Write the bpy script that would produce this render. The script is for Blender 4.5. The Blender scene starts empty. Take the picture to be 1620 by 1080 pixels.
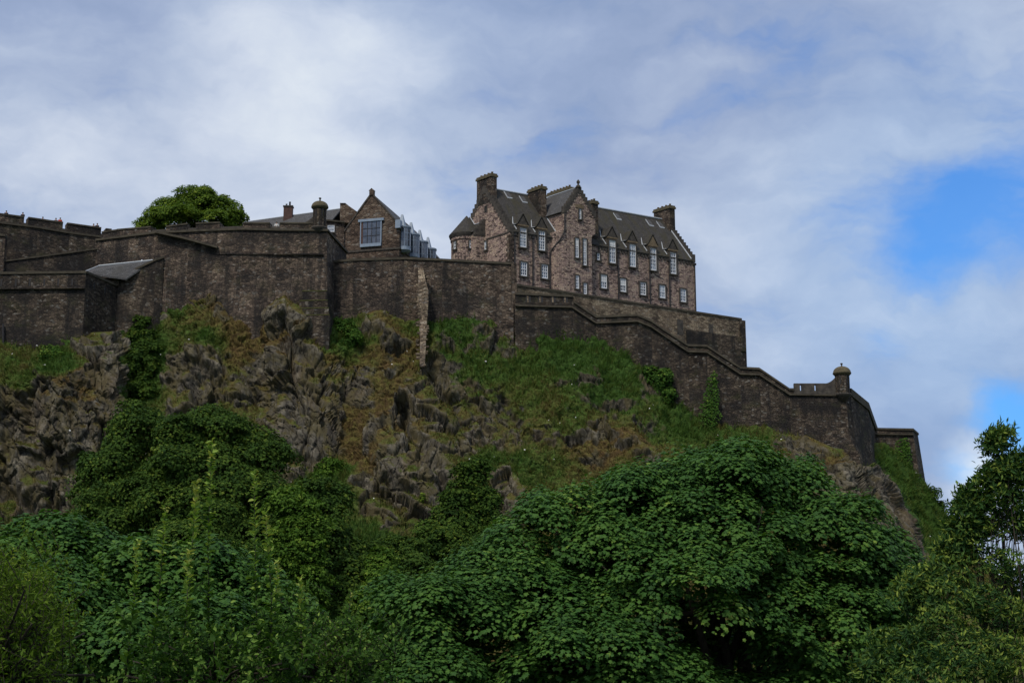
import bpy, math, random
import numpy as np
from mathutils import Vector

# ------------------------------------------------------------------ camera, world, sun, exposure
scene = bpy.context.scene
COL = scene.collection
F = 2493.0                       # focal length in pixels of the 1620 px wide photograph
PITCH = math.atan(560.0 / F)     # the camera looks up at the rock
CP, SP = math.cos(PITCH), math.sin(PITCH)

cam_d = bpy.data.cameras.new('camera')
cam_d.sensor_fit = 'HORIZONTAL'
cam_d.sensor_width = 36.0
cam_d.lens = 36.0 * F / 1620.0
cam_d.clip_start = 0.1
cam_d.clip_end = 20000
cam = bpy.data.objects.new('camera', cam_d)
COL.objects.link(cam)
cam.location = (0, 0, 0)
cam.rotation_euler = (math.pi / 2 + PITCH, 0, 0)
scene.camera = cam

SUN_EL = math.radians(55)
SUN_AZ = math.radians(-152)       # measured from +Y (view direction), negative = left
sun_dir = Vector((math.sin(SUN_AZ) * math.cos(SUN_EL), math.cos(SUN_AZ) * math.cos(SUN_EL), math.sin(SUN_EL)))
sl = bpy.data.lights.new('sun', 'SUN')
sl.energy = 2.7
sl.angle = math.radians(10)
sl.color = (1.0, 0.93, 0.82)
so = bpy.data.objects.new('sun', sl)
COL.objects.link(so)
so.rotation_euler = sun_dir.to_track_quat('Z', 'Y').to_euler()

scene.view_settings.view_transform = 'Standard'
scene.view_settings.look = 'None'
scene.view_settings.exposure = 0.0
scene.view_settings.gamma = 1.0
scene.view_settings.use_curve_mapping = False
scene.cycles.max_bounces = 6
scene.cycles.diffuse_bounces = 3
scene.cycles.transparent_max_bounces = 4


def ray(px, py):
    u = (px - 810) / F
    v = (540 - py) / F
    return np.array([u, CP - v * SP, SP + v * CP])


def P(px, py, Y):
    """the point at depth Y that is seen at pixel (px, py) of the photograph"""
    d = ray(px, py)
    return d * (Y / d[1])


class NT:
    """small helper to wire shader nodes"""
    def __init__(self, tree):
        self.t = tree
        tree.nodes.clear()

    def n(self, kind, **kw):
        nd = self.t.nodes.new(kind)
        for k, v in kw.items():
            if k.startswith('i_'):
                nd.inputs[k[2:].replace('_', ' ')].default_value = v
            else:
                setattr(nd, k, v)
        return nd

    def l(self, a, b):
        self.t.links.new(a, b)

    def math(self, op, a, b=None, c=None, clamp=False):
        nd = self.t.nodes.new('ShaderNodeMath')
        nd.operation = op
        nd.use_clamp = clamp
        for i, x in enumerate((a, b, c)):
            if x is None:
                continue
            if isinstance(x, (int, float)):
                nd.inputs[i].default_value = x
            else:
                self.l(x, nd.inputs[i])
        return nd.outputs[0]

    def smooth(self, x, lo, hi, a=0.0, b=1.0):
        nd = self.t.nodes.new('ShaderNodeMapRange')
        nd.interpolation_type = 'SMOOTHSTEP'
        self.l(x, nd.inputs[0])
        nd.inputs[1].default_value = lo
        nd.inputs[2].default_value = hi
        nd.inputs[3].default_value = a
        nd.inputs[4].default_value = b
        return nd.outputs[0]

    def mix(self, f, a, b, blend='MIX'):
        nd = self.t.nodes.new('ShaderNodeMix')
        nd.data_type = 'RGBA'
        nd.blend_type = blend
        for sock, x in ((nd.inputs[0], f), (nd.inputs[6], a), (nd.inputs[7], b)):
            if isinstance(x, (int, float)):
                sock.default_value = x
            elif isinstance(x, (tuple, list)):
                sock.default_value = (*x[:3], 1)
            else:
                self.l(x, sock)
        return nd.outputs[2]

    def ramp(self, f, stops):
        nd = self.t.nodes.new('ShaderNodeValToRGB')
        cr = nd.color_ramp
        while len(cr.elements) < len(stops):
            cr.elements.new(0.5)
        for e, (p, c) in zip(cr.elements, stops):
            e.position = p
            e.color = (*c[:3], 1)
        self.l(f, nd.inputs[0])
        return nd.outputs[0]

    def noise(self, vec, scale, detail=4, rough=0.55, dist=0.0):
        nd = self.t.nodes.new('ShaderNodeTexNoise')
        nd.inputs['Scale'].default_value = scale
        nd.inputs['Detail'].default_value = detail
        nd.inputs['Roughness'].default_value = rough
        nd.inputs['Distortion'].default_value = dist
        self.l(vec, nd.inputs['Vector'])
        return nd.outputs[0]

    def mapping(self, vec, scale=(1, 1, 1), loc=(0, 0, 0), rot=(0, 0, 0)):
        nd = self.t.nodes.new('ShaderNodeMapping')
        nd.inputs['Scale'].default_value = scale
        nd.inputs['Location'].default_value = loc
        nd.inputs['Rotation'].default_value = rot
        self.l(vec, nd.inputs['Vector'])
        return nd.outputs[0]


# ---- sky: Nishita sky seen through broken cloud
world = bpy.data.worlds.new('World')
scene.world = world
world.use_nodes = True
W = NT(world.node_tree)
sky = W.n('ShaderNodeTexSky')
sky.sky_type = 'NISHITA'
sky.sun_disc = False
sky.sun_elevation = SUN_EL
sky.sun_rotation = SUN_AZ
sky.air_density = 1.2
sky.ozone_density = 2.0
tc = W.n('ShaderNodeTexCoord')
D = tc.outputs['Generated']


def sky_bumps(spots):
    """sum of soft round patches fixed in the sky; each = direction, angular radius, weight"""
    tot = None
    for px, py, r, w in spots:
        d = ray(px, py)
        d = d / np.linalg.norm(d)
        sub = W.n('ShaderNodeVectorMath', operation='DISTANCE')
        W.l(warp, sub.inputs[0])
        sub.inputs[1].default_value = tuple(d)
        m = W.smooth(sub.outputs['Value'], r / F * 0.94, 0.0, 0.0, w)
        tot = m if tot is None else W.math('ADD', tot, m)
    return tot


wn = W.n('ShaderNodeTexNoise', i_Scale=9.0, i_Detail=5.0, i_Roughness=0.6)
W.l(D, wn.inputs['Vector'])
ws = W.n('ShaderNodeVectorMath', operation='SUBTRACT')
W.l(wn.outputs['Color'], ws.inputs[0])
ws.inputs[1].default_value = (0.5, 0.5, 0.5)
wm = W.n('ShaderNodeVectorMath', operation='SCALE')
W.l(ws.outputs[0], wm.inputs[0])
wm.inputs['Scale'].default_value = 0.06
wa = W.n('ShaderNodeVectorMath', operation='ADD')
W.l(D, wa.inputs[0])
W.l(wm.outputs[0], wa.inputs[1])
warp = wa.outputs[0]
flat = W.mapping(warp, scale=(0.9, 0.9, 2.1))
n_big = W.noise(flat, 3.6, 5, 0.5)
n_mid = W.noise(flat, 9.0, 5, 0.55)
n_fine = W.noise(flat, 22.0, 6, 0.6)
cl = W.math('ADD', W.math('MULTIPLY', n_big, 0.5), W.math('ADD', W.math('MULTIPLY', n_mid, 0.39), W.math('MULTIPLY', n_fine, 0.11)))
# lighter and darker cloud banks
light = sky_bumps([(80, 250, 330, 0.26), (420, 200, 330, 0.3), (690, 250, 330, 0.22), (1080, 220, 260, 0.13), (1250, 470, 330, 0.12),
                   (1340, 250, 200, 0.06), (1560, 180, 240, 0.08), (1545, 740, 90, 0.9), (1590, 700, 60, 0.5), (1470, 600, 160, 0.10), (1590, 110, 160, 0.10)])
dark = sky_bumps([(130, 40, 420, 0.26), (560, 30, 380, 0.2), (860, 90, 330, 0.16), (1180, 60, 400, 0.06), (900, 190, 160, 0.05), (1360, 560, 160, 0.06), (1420, 660, 120, 0.08)])
blue = sky_bumps([(1545, 338, 190, 0.72), (1625, 345, 150, 0.55), (1460, 370, 160, 0.45), (1400, 470, 160, 0.36), (1395, 525, 70, 0.3), (1500, 450, 130, 0.3), (1610, 640, 110, 0.9), (1560, 620, 90, 0.4),
                  (1500, 745, 60, 0.45), (1300, 320, 190, 0.3), (1590, 480, 110, 0.2)])
lum = W.math('ADD', W.math('SUBTRACT', W.math('ADD', W.math('MULTIPLY', W.math('SUBTRACT', cl, 0.5), 2.7), 0.42), dark), light)
ccol = W.ramp(lum, [(0.0, (2.55, 3.4, 5.3)), (0.25, (3.3, 4.15, 6.1)), (0.5, (4.45, 5.3, 7.0)), (0.75, (6.1, 6.8, 8.1)), (1.0, (7.6, 8.2, 8.9))])
veil = sky_bumps([(1480, 430, 520, 0.62), (1560, 620, 300, 0.3), (1250, 560, 300, 0.2), (700, 60, 500, 0.12), (1500, 160, 300, 0.12)])
ccol = W.mix(W.math('MULTIPLY', veil, 0.75, clamp=True), ccol, W.mix(0.5, ccol, (2.3, 5.0, 9.0)))
gap = W.smooth(W.math('ADD', blue, W.math('ADD', W.math('MULTIPLY', W.math('SUBTRACT', cl, 0.5), -2.2), W.math('MULTIPLY', W.math('SUBTRACT', n_mid, 0.5), -1.8))), 0.12, 1.25)
skyb = W.mix(1.0, sky.outputs[0], (0.40, 1.0, 1.75), 'MULTIPLY')
skyc = W.mix(W.math('MULTIPLY', gap, 0.88), ccol, skyb)
bg = W.n('ShaderNodeBackground')
W.l(skyc, bg.inputs['Color'])
bg.inputs['Strength'].default_value = 0.1
wo = W.n('ShaderNodeOutputWorld')
W.l(bg.outputs[0], wo.inputs['Surface'])

rng = np.random.default_rng(7)
random.seed(7)


# ------------------------------------------------------------------ object helpers
def tag(o, label=None, cat=None, group=None, kind=None):
    if label:
        o['label'] = label
    if cat:
        o['category'] = cat
    if group:
        o['group'] = group
    if kind:
        o['kind'] = kind
    return o


def empty(name, loc, label, cat, group=None):
    o = bpy.data.objects.new(name, None)
    COL.objects.link(o)
    o.location = tuple(float(v) for v in loc)
    o.empty_display_size = 0.5
    return tag(o, label, cat, group)


def origin_of(o):
    v = np.zeros(3)
    while o is not None:
        v += np.array(o.location)
        o = o.parent
    return v


def fast_mesh(name, V, faces_idx, sizes, mat, parent=None, tint=None, uv=None, smooth=False, extra=None):
    """V (n,3); faces_idx flat loop indices; sizes loop counts"""
    me = bpy.data.meshes.new(name)
    V = np.asarray(V, dtype=np.float32)
    off = origin_of(parent) if parent is not None else np.zeros(3)
    V = V - off.astype(np.float32)
    fi = np.asarray(faces_idx, dtype=np.int32).ravel()
    sz = np.asarray(sizes, dtype=np.int32).ravel()
    me.vertices.add(len(V))
    me.vertices.foreach_set('co', V.ravel())
    me.loops.add(len(fi))
    me.loops.foreach_set('vertex_index', fi)
    me.polygons.add(len(sz))
    st = np.zeros(len(sz), dtype=np.int32)
    st[1:] = np.cumsum(sz)[:-1]
    me.polygons.foreach_set('loop_start', st)
    me.polygons.foreach_set('loop_total', sz)
    me.update(calc_edges=True)
    me.polygons.foreach_set('use_smooth', np.full(len(sz), bool(smooth)))
    if tint is not None:
        a = me.attributes.new('tint', 'FLOAT', 'POINT')
        a.data.foreach_set('value', np.asarray(tint, dtype=np.float32))
    for k, arr in (extra or {}).items():
        a = me.attributes.new(k, 'FLOAT', 'POINT')
        a.data.foreach_set('value', np.asarray(arr, dtype=np.float32))
    if uv is not None:
        ul = me.uv_layers.new(name='UVMap')
        ul.data.foreach_set('uv', np.asarray(uv, dtype=np.float32).ravel())
    me.materials.append(mat)
    o = bpy.data.objects.new(name, me)
    COL.objects.link(o)
    o.parent = parent
    return o


class MB:
    """collects polygons in world space and links them as ONE mesh object with metre-scaled UVs"""
    def __init__(self):
        self.v = []
        self.f = []

    def add(self, verts, faces):
        b = len(self.v)
        self.v += [tuple(float(c) for c in p) for p in verts]
        self.f += [[i + b for i in f] for f in faces]

    def hexa(self, lo, hi):
        """lo, hi: four points each, counter-clockwise from above"""
        self.add(list(lo) + list(hi), [(3, 2, 1, 0), (4, 5, 6, 7), (0, 1, 5, 4), (1, 2, 6, 5), (2, 3, 7, 6), (3, 0, 4, 7)])

    def frame_box(self, fr, a0, a1, b0, b1, c0, c1):
        """box in a frame: fr(a, b, c) -> point; a right, b into, c up"""
        self.hexa([fr(a0, b0, c0), fr(a1, b0, c0), fr(a1, b1, c0), fr(a0, b1, c0)],
                  [fr(a0, b0, c1), fr(a1, b0, c1), fr(a1, b1, c1), fr(a0, b1, c1)])

    def prism(self, poly, d):
        """polygon (ccw seen from outside) extruded by vector d (pointing into the body)"""
        n = len(poly)
        d = np.asarray(d)
        q = [np.asarray(p) + d for p in poly]
        self.add(list(poly) + q, [tuple(range(n)), tuple(range(2 * n - 1, n - 1, -1))] +
                 [(j, i, i + n, j + n) for i in range(n) for j in [(i + 1) % n]])

    def sweep(self, pts, out, inn, top, bot, batter=0.0):
        """rectangular section along a plan polyline walked left to right; 'out' is the side towards the valley"""
        pts = [np.asarray(p[:2], float) for p in pts]
        n = len(pts)
        nor = []
        for i in range(n):
            a = pts[max(i - 1, 0)]
            b = pts[i]
            c = pts[min(i + 1, n - 1)]
            ds = []
            if i > 0:
                ds.append((b - a) / max(np.linalg.norm(b - a), 1e-6))
            if i < n - 1:
                ds.append((c - b) / max(np.linalg.norm(c - b), 1e-6))
            ns = [np.array([d[1], -d[0]]) for d in ds]
            m = sum(ns)
            m = m / np.linalg.norm(m)
            m = m / max(np.dot(m, ns[0]), 0.5)
            nor.append(m)
        top = [top] * n if np.isscalar(top) else top
        bot = [bot] * n if np.isscalar(bot) else bot
        V = []
        for p, m, t, b in zip(pts, nor, top, bot):
            o_b = p + m * (out + batter * max(t - b, 0))
            o_t = p + m * out
            i_t = p - m * inn
            V += [(*o_b, b), (*o_t, t), (*i_t, t), (*i_t, b)]
        Fc = []
        for i in range(n - 1):
            k = 4 * i
            Fc += [(k, k + 4, k + 5, k + 1), (k + 1, k + 5, k + 6, k + 2), (k + 2, k + 6, k + 7, k + 3), (k + 3, k + 7, k + 4, k)]
        Fc += [(0, 1, 2, 3), (4 * n - 1, 4 * n - 2, 4 * n - 3, 4 * n - 4)]
        self.add(V, Fc)

    def lathe(self, c, prof, n=20, a0=0.0, a1=2 * math.pi):
        """prof: (radius, z) from bottom to top"""
        full = abs(a1 - a0 - 2 * math.pi) < 1e-6
        m = n if full else n + 1
        V = []
        for r, z in prof:
            for i in range(m):
                a = a0 + (a1 - a0) * i / n
                V.append((c[0] + r * math.cos(a), c[1] + r * math.sin(a), z))
        Fc = []
        for k in range(len(prof) - 1):
            for i in range(n):
                j = (i + 1) % m
                Fc.append((k * m + i, k * m + j, (k + 1) * m + j, (k + 1) * m + i))
        Fc.append(tuple(range(m - 1, -1, -1)))
        Fc.append(tuple(range((len(prof) - 1) * m, len(prof) * m)))
        self.add(V, Fc)

    def tube(self, pts, rad, n=8):
        pts = [np.asarray(p, float) for p in pts]
        rad = [rad] * len(pts) if np.isscalar(rad) else rad
        V = []
        prev = None
        for i, p in enumerate(pts):
            d = pts[min(i + 1, len(pts) - 1)] - pts[max(i - 1, 0)]
            d = d / max(np.linalg.norm(d), 1e-9)
            if prev is None:
                prev = np.array([1, 0, 0]) if abs(d[0]) < 0.8 else np.array([0, 1, 0])
            x = prev - d * np.dot(prev, d)
            x = x / np.linalg.norm(x)
            prev = x
            y = np.cross(d, x)
            for k in range(n):
                a = 2 * math.pi * k / n
                V.append(p + rad[i] * (math.cos(a) * x + math.sin(a) * y))
        Fc = []
        for i in range(len(pts) - 1):
            for k in range(n):
                j = (k + 1) % n
                Fc.append((i * n + k, i * n + j, (i + 1) * n + j, (i + 1) * n + k))
        Fc += [tuple(range(n - 1, -1, -1)), tuple(range((len(pts) - 1) * n, len(pts) * n))]
        self.add(V, Fc)

    def build(self, name, mat, parent=None, smooth=False):
        V = np.array(self.v)
        fi, sz, uv = [], [], []
        for f in self.f:
            q = V[f]
            nr = np.zeros(3)
            for i in range(len(q)):
                a, b = q[i], q[(i + 1) % len(q)]
                nr += np.cross(a, b)
            L = np.linalg.norm(nr)
            nr = nr / L if L > 1e-12 else np.array([0, 0, 1.0])
            if abs(nr[2]) > 0.93:
                t1, t2 = np.array([1, 0, 0]), np.array([0, 1, 0])
            else:
                t1 = np.array([-nr[1], nr[0], 0])
                t1 = t1 / np.linalg.norm(t1)
                t2 = np.cross(nr, t1)
            for i, p in zip(f, q):
                fi.append(i)
                uv.append((np.dot(p, t1), np.dot(p, t2)))
            sz.append(len(f))
        return fast_mesh(name, V, fi, sz, mat, parent, uv=uv, smooth=smooth)


# ------------------------------------------------------------------ materials
def new_mat(name):
    m = bpy.data.materials.new(name)
    m.use_nodes = True
    t = NT(m.node_tree)
    out = t.n('ShaderNodeOutputMaterial')
    b = t.n('ShaderNodeBsdfPrincipled')
    t.l(b.outputs[0], out.inputs['Surface'])
    return m, t, b, out


def bump(t, b, h, strength, dist=0.05):
    bn = t.n('ShaderNodeBump')
    bn.inputs['Strength'].default_value = strength
    bn.inputs['Distance'].default_value = dist
    t.l(h, bn.inputs['Height'])
    t.l(bn.outputs[0], b.inputs['Normal'])


def stone_mat(name, stops, sx=2.0, sy=3.4, streak=0.6, soot=0.5, soot_col=(0.018, 0.017, 0.017), pale=0.0, moss=0.0, big_k=1.5):
    """random rubble: coloured stones, dark joints, soot streaks washed down the face"""
    m, t, b, out = new_mat(name)
    uv = t.n('ShaderNodeUVMap').outputs[0]
    wn_ = t.n('ShaderNodeTexNoise', i_Scale=1.7, i_Detail=3.0)
    t.l(uv, wn_.inputs['Vector'])
    mixv = t.n('ShaderNodeVectorMath', operation='MULTIPLY_ADD')
    t.l(wn_.outputs['Color'], mixv.inputs[0])
    mixv.inputs[1].default_value = (0.3, 0.2, 0)
    t.l(uv, mixv.inputs[2])
    uvw = mixv.outputs[0]
    mp = t.mapping(uvw, scale=(sx, sy, 1))
    vo = t.n('ShaderNodeTexVoronoi', voronoi_dimensions='2D')
    vo.inputs['Scale'].default_value = 1.0
    t.l(mp, vo.inputs['Vector'])
    sep = t.n('ShaderNodeSeparateColor')
    t.l(vo.outputs['Color'], sep.inputs[0])
    ve = t.n('ShaderNodeTexVoronoi', voronoi_dimensions='2D', feature='DISTANCE_TO_EDGE')
    ve.inputs['Scale'].default_value = 1.0
    t.l(mp, ve.inputs['Vector'])
    big = t.noise(uv, 0.16, 5, 0.6)
    f = t.math('ADD', t.math('MULTIPLY', sep.outputs[0], 0.68), t.math('MULTIPLY', t.math('SUBTRACT', big, 0.36), big_k))
    col = t.ramp(f, stops)
    fine = t.noise(uv, 7.0, 4, 0.6)
    col = t.mix(0.55, col, t.ramp(fine, [(0.25, (0.45, 0.45, 0.45)), (0.75, (1.5, 1.5, 1.5))]), 'MULTIPLY')
    joint = t.smooth(ve.outputs['Distance'], 0.02, 0.14)
    col = t.mix(t.math('MULTIPLY', t.math('SUBTRACT', 1.0, joint), 0.5), col, (0.03, 0.028, 0.026))
    if pale:
        ps = t.smooth(sep.outputs[1], 0.9, 0.97)
        col = t.mix(t.math('MULTIPLY', ps, pale), col, (0.34, 0.32, 0.28))
    st = t.noise(t.mapping(uv, scale=(0.55, 0.07, 1)), 1.0, 5, 0.65)
    col = t.mix(t.math('MULTIPLY', t.smooth(st, 0.44, 0.66), streak), col, soot_col)
    so_ = t.noise(t.mapping(uv, scale=(0.12, 0.2, 1), loc=(13, 4, 0)), 1.0, 6, 0.62)
    col = t.mix(t.math('MULTIPLY', t.smooth(so_, 0.46, 0.62), soot), col, soot_col)
    if moss:
        mo = t.noise(t.mapping(uv, scale=(0.3, 0.5, 1), loc=(3, 40, 0)), 1.0, 6, 0.65)
        col = t.mix(t.math('MULTIPLY', t.smooth(mo, 0.52, 0.7), moss), col, (0.06, 0.065, 0.022))
    t.l(col, b.inputs['Base Color'])
    b.inputs['Roughness'].default_value = 0.92
    b.inputs['Specular IOR Level'].default_value = 0.2
    h = t.math('ADD', joint, t.math('ADD', t.math('MULTIPLY', sep.outputs[2], 0.6), fine))
    bump(t, b, h, 0.9, 0.09)
    return m


def plain_mat(name, c1, c2, scale=2.0, rough=0.8, spec=0.3, bmp=0.3, metal=0.0, stretch=(1, 1, 1), coords='UV'):
    m, t, b, out = new_mat(name)
    uv = t.n('ShaderNodeTexCoord').outputs[coords]
    mp = t.mapping(uv, scale=stretch)
    n1 = t.noise(mp, scale, 6, 0.65)
    col = t.ramp(n1, [(0.3, c1), (0.7, c2)])
    t.l(col, b.inputs['Base Color'])
    b.inputs['Roughness'].default_value = rough
    b.inputs['Specular IOR Level'].default_value = spec
    b.inputs['Metallic'].default_value = metal
    if bmp:
        bump(t, b, n1, bmp, 0.03)
    return m


def slate_mat(name, c1, c2, c3):
    m, t, b, out = new_mat(name)
    uv = t.n('ShaderNodeUVMap').outputs[0]
    br = t.n('ShaderNodeTexBrick')
    br.inputs['Scale'].default_value = 1.0
    br.inputs['Brick Width'].default_value = 0.32
    br.inputs['Row Height'].default_value = 0.24
    br.inputs['Mortar Size'].default_value = 0.012
    br.inputs['Color1'].default_value = (*c1, 1)
    br.inputs['Color2'].default_value = (*c2, 1)
    br.inputs['Mortar'].default_value = (0.012, 0.012, 0.012, 1)
    t.l(uv, br.inputs['Vector'])
    n1 = t.noise(t.mapping(uv, scale=(0.9, 0.25, 1)), 1.0, 6, 0.65)
    col = t.mix(t.smooth(n1, 0.42, 0.66), br.outputs['Color'], c3)
    n2 = t.noise(uv, 5.0, 4, 0.6)
    col = t.mix(0.5, col, t.ramp(n2, [(0.25, (0.5, 0.5, 0.5)), (0.75, (1.45, 1.45, 1.45))]), 'MULTIPLY')
    t.l(col, b.inputs['Base Color'])
    b.inputs['Roughness'].default_value = 0.8
    b.inputs['Specular IOR Level'].default_value = 0.12
    bump(t, b, br.outputs['Fac'], -0.5, 0.02)
    return m


def glass_mat(name, c1, c2):
    m, t, b, out = new_mat(name)
    uv = t.n('ShaderNodeUVMap').outputs[0]
    vo = t.n('ShaderNodeTexVoronoi', voronoi_dimensions='2D')
    vo.inputs['Scale'].default_value = 2.2
    t.l(uv, vo.inputs['Vector'])
    sep = t.n('ShaderNodeSeparateColor')
    t.l(vo.outputs['Color'], sep.inputs[0])
    t.l(t.ramp(sep.outputs[0], [(0.2, c1), (0.9, c2)]), b.inputs['Base Color'])
    b.inputs['Roughness'].default_value = 0.06
    b.inputs['IOR'].default_value = 1.6
    b.inputs['Specular IOR Level'].default_value = 0.8
    return m


def leaf_mat(name, stops, rough=0.5, trans=0.25, spec=0.35):
    m, t, b, out = new_mat(name)
    at = t.n('ShaderNodeAttribute', attribute_name='tint')
    pos = t.n('ShaderNodeNewGeometry').outputs['Position']
    n1 = t.noise(pos, 0.35, 3, 0.5)
    f = t.math('ADD', at.outputs['Fac'], t.math('MULTIPLY', t.math('SUBTRACT', n1, 0.5), 0.5))
    col = t.ramp(f, stops)
    t.l(col, b.inputs['Base Color'])
    b.inputs['Roughness'].default_value = rough
    b.inputs['Specular IOR Level'].default_value = spec
    if trans:
        tr = t.n('ShaderNodeBsdfTranslucent')
        t.l(t.mix(1.0, col, (1.25, 1.35, 0.6), 'MULTIPLY'), tr.inputs['Color'])
        mx = t.n('ShaderNodeMixShader')
        mx.inputs[0].default_value = trans
        t.l(b.outputs[0], mx.inputs[1])
        t.l(tr.outputs[0], mx.inputs[2])
        t.l(mx.outputs[0], out.inputs['Surface'])
    return m


M = {}
M['pink'] = stone_mat('pink_rubble', [(0.04, (0.063, 0.046, 0.043)), (0.22, (0.250, 0.175, 0.148)), (0.45, (0.425, 0.305, 0.252)), (0.7, (0.501, 0.376, 0.277)), (0.95, (0.625, 0.519, 0.387))],
                      2.6, 4.6, streak=0.2, soot=0.1, pale=0.2, big_k=0.5)
M['wall'] = stone_mat('dark_rubble', [(0.05, (0.018, 0.013, 0.010)), (0.35, (0.048, 0.035, 0.025)), (0.6, (0.084, 0.064, 0.047)), (0.85, (0.129, 0.097, 0.069)), (1.0, (0.193, 0.153, 0.109))],
                      2.5, 4.3, streak=0.85, soot=0.8, pale=0.4, moss=0.35)
M['wallb'] = stone_mat('brown_rubble', [(0.05, (0.026, 0.019, 0.015)), (0.35, (0.082, 0.059, 0.044)), (0.6, (0.139, 0.102, 0.076)), (0.85, (0.206, 0.153, 0.110)), (1.0, (0.297, 0.226, 0.167))],
                       2.4, 4.2, streak=0.8, soot=0.75, pale=0.45, moss=0.25)
M['walll'] = stone_mat('pale_rubble', [(0.05, (0.063, 0.045, 0.032)), (0.35, (0.166, 0.122, 0.083)), (0.6, (0.270, 0.203, 0.139)), (0.85, (0.353, 0.278, 0.185)), (1.0, (0.457, 0.366, 0.258))],
                       2.2, 4.0, streak=0.35, soot=0.35, pale=0.3, moss=0.2)
M['hall'] = stone_mat('brown_ashlar', [(0.05, (0.045, 0.03, 0.022)), (0.35, (0.10, 0.068, 0.048)), (0.6, (0.15, 0.105, 0.075)), (0.85, (0.19, 0.14, 0.10)), (1.0, (0.29, 0.23, 0.17))],
                      1.6, 4.0, streak=0.3, soot=0.3, pale=0.35)
M['trim'] = plain_mat('sooty_dressed_stone', (0.022, 0.02, 0.019), (0.10, 0.085, 0.068), 1.6, 0.9)
M['coping'] = plain_mat('mossy_coping_stone', (0.03, 0.026, 0.02), (0.095, 0.08, 0.055), 1.1, 0.92)
M['warm'] = plain_mat('warm_sandstone', (0.09, 0.065, 0.04), (0.22, 0.165, 0.1), 2.0, 0.9)
M['slate'] = slate_mat('grey_slate', (0.042, 0.039, 0.036), (0.07, 0.064, 0.058), (0.05, 0.045, 0.03))
M['slate_b'] = slate_mat('blue_slate', (0.075, 0.074, 0.076), (0.115, 0.112, 0.112), (0.07, 0.067, 0.063))
M['lead'] = plain_mat('lead_flashing', (0.30, 0.32, 0.34), (0.46, 0.48, 0.5), 3.0, 0.55, 0.4, 0.1)
M['zinc'] = plain_mat('blue_grey_zinc', (0.17, 0.22, 0.28), (0.27, 0.33, 0.40), 1.2, 0.42, 0.5, 0.1)
M['white'] = plain_mat('white_paint', (0.66, 0.67, 0.68), (0.8, 0.8, 0.8), 3.0, 0.5, 0.4, 0)
M['iron_and_shade'] = plain_mat('black_iron_and_hole_shade', (0.016, 0.015, 0.016), (0.035, 0.032, 0.032), 4.0, 0.6, 0.3, 0)  # pipe iron, and the painted dark inside loops and slits
M['glass'] = glass_mat('window_glass', (0.012, 0.02, 0.032), (0.14, 0.20, 0.27))
M['glass2'] = glass_mat('sky_reflection_glass', (0.10, 0.15, 0.20), (0.32, 0.38, 0.44))  # pale blue base colour painted in as reflected sky
M['glass3'] = glass_mat('dark_glass', (0.008, 0.011, 0.016), (0.05, 0.07, 0.09))
M['glassw'] = glass_mat('hall_glass', (0.05, 0.06, 0.075), (0.09, 0.10, 0.12))
M['brick'] = plain_mat('red_chimney_brick', (0.05, 0.027, 0.022), (0.115, 0.066, 0.053), 3.0, 0.9)
M['pot'] = plain_mat('clay_pot', (0.12, 0.085, 0.05), (0.26, 0.19, 0.11), 3.0, 0.85)
M['lichen'] = plain_mat('lichened_stone', (0.05, 0.043, 0.028), (0.14, 0.115, 0.066), 1.8, 0.95)
M['bark'] = plain_mat('bark', (0.02, 0.017, 0.013), (0.07, 0.06, 0.045), 3.0, 0.95, 0.1, 0.6, stretch=(3, 3, 0.6), coords='Object')
M['red'] = plain_mat('red_fabric', (0.3, 0.03, 0.02), (0.4, 0.05, 0.03), 3, 0.8, 0.2, 0, coords='Object')
M['navy'] = plain_mat('dark_fabric', (0.012, 0.013, 0.02), (0.03, 0.03, 0.045), 3, 0.8, 0.2, 0, coords='Object')
M['cream'] = plain_mat('pale_fabric', (0.5, 0.5, 0.48), (0.65, 0.65, 0.62), 3, 0.8, 0.2, 0, coords='Object')
M['skin'] = plain_mat('skin', (0.33, 0.2, 0.15), (0.38, 0.24, 0.18), 3, 0.6, 0.3, 0, coords='Object')
M['hair'] = plain_mat('dark_hair', (0.01, 0.008, 0.006), (0.03, 0.022, 0.016), 8, 0.6, 0.3, 0, coords='Object')

M['leaf_syc'] = leaf_mat('sycamore_leaf', [(0.0, (0.018, 0.051, 0.012)), (0.4, (0.042, 0.107, 0.020)), (0.75, (0.083, 0.167, 0.027)), (1.0, (0.178, 0.253, 0.038))], 0.6, 0.22, 0.12)
M['leaf_far'] = leaf_mat('far_leaf', [(0.0, (0.016, 0.039, 0.007)), (0.45, (0.036, 0.075, 0.011)), (0.8, (0.066, 0.113, 0.015)), (1.0, (0.117, 0.159, 0.021))], 0.7, 0.15, 0.08)
M['leaf_mid'] = leaf_mat('mid_leaf', [(0.0, (0.025, 0.059, 0.008)), (0.45, (0.056, 0.116, 0.013)), (0.8, (0.093, 0.164, 0.019)), (1.0, (0.155, 0.224, 0.029))], 0.7, 0.2, 0.08)
M['leaf_warm'] = leaf_mat('warm_leaf', [(0.0, (0.035, 0.072, 0.009)), (0.45, (0.081, 0.139, 0.013)), (0.8, (0.139, 0.205, 0.020)), (1.0, (0.213, 0.269, 0.029))], 0.65, 0.25, 0.1)
M['leaf_cherry'] = leaf_mat('cherry_leaf', [(0.0, (0.019, 0.049, 0.010)), (0.45, (0.043, 0.097, 0.015)), (0.65, (0.114, 0.205, 0.035)), (0.9, (0.285, 0.389, 0.077)), (1.0, (0.304, 0.324, 0.077))], 0.65, 0.25, 0.08)
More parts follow.
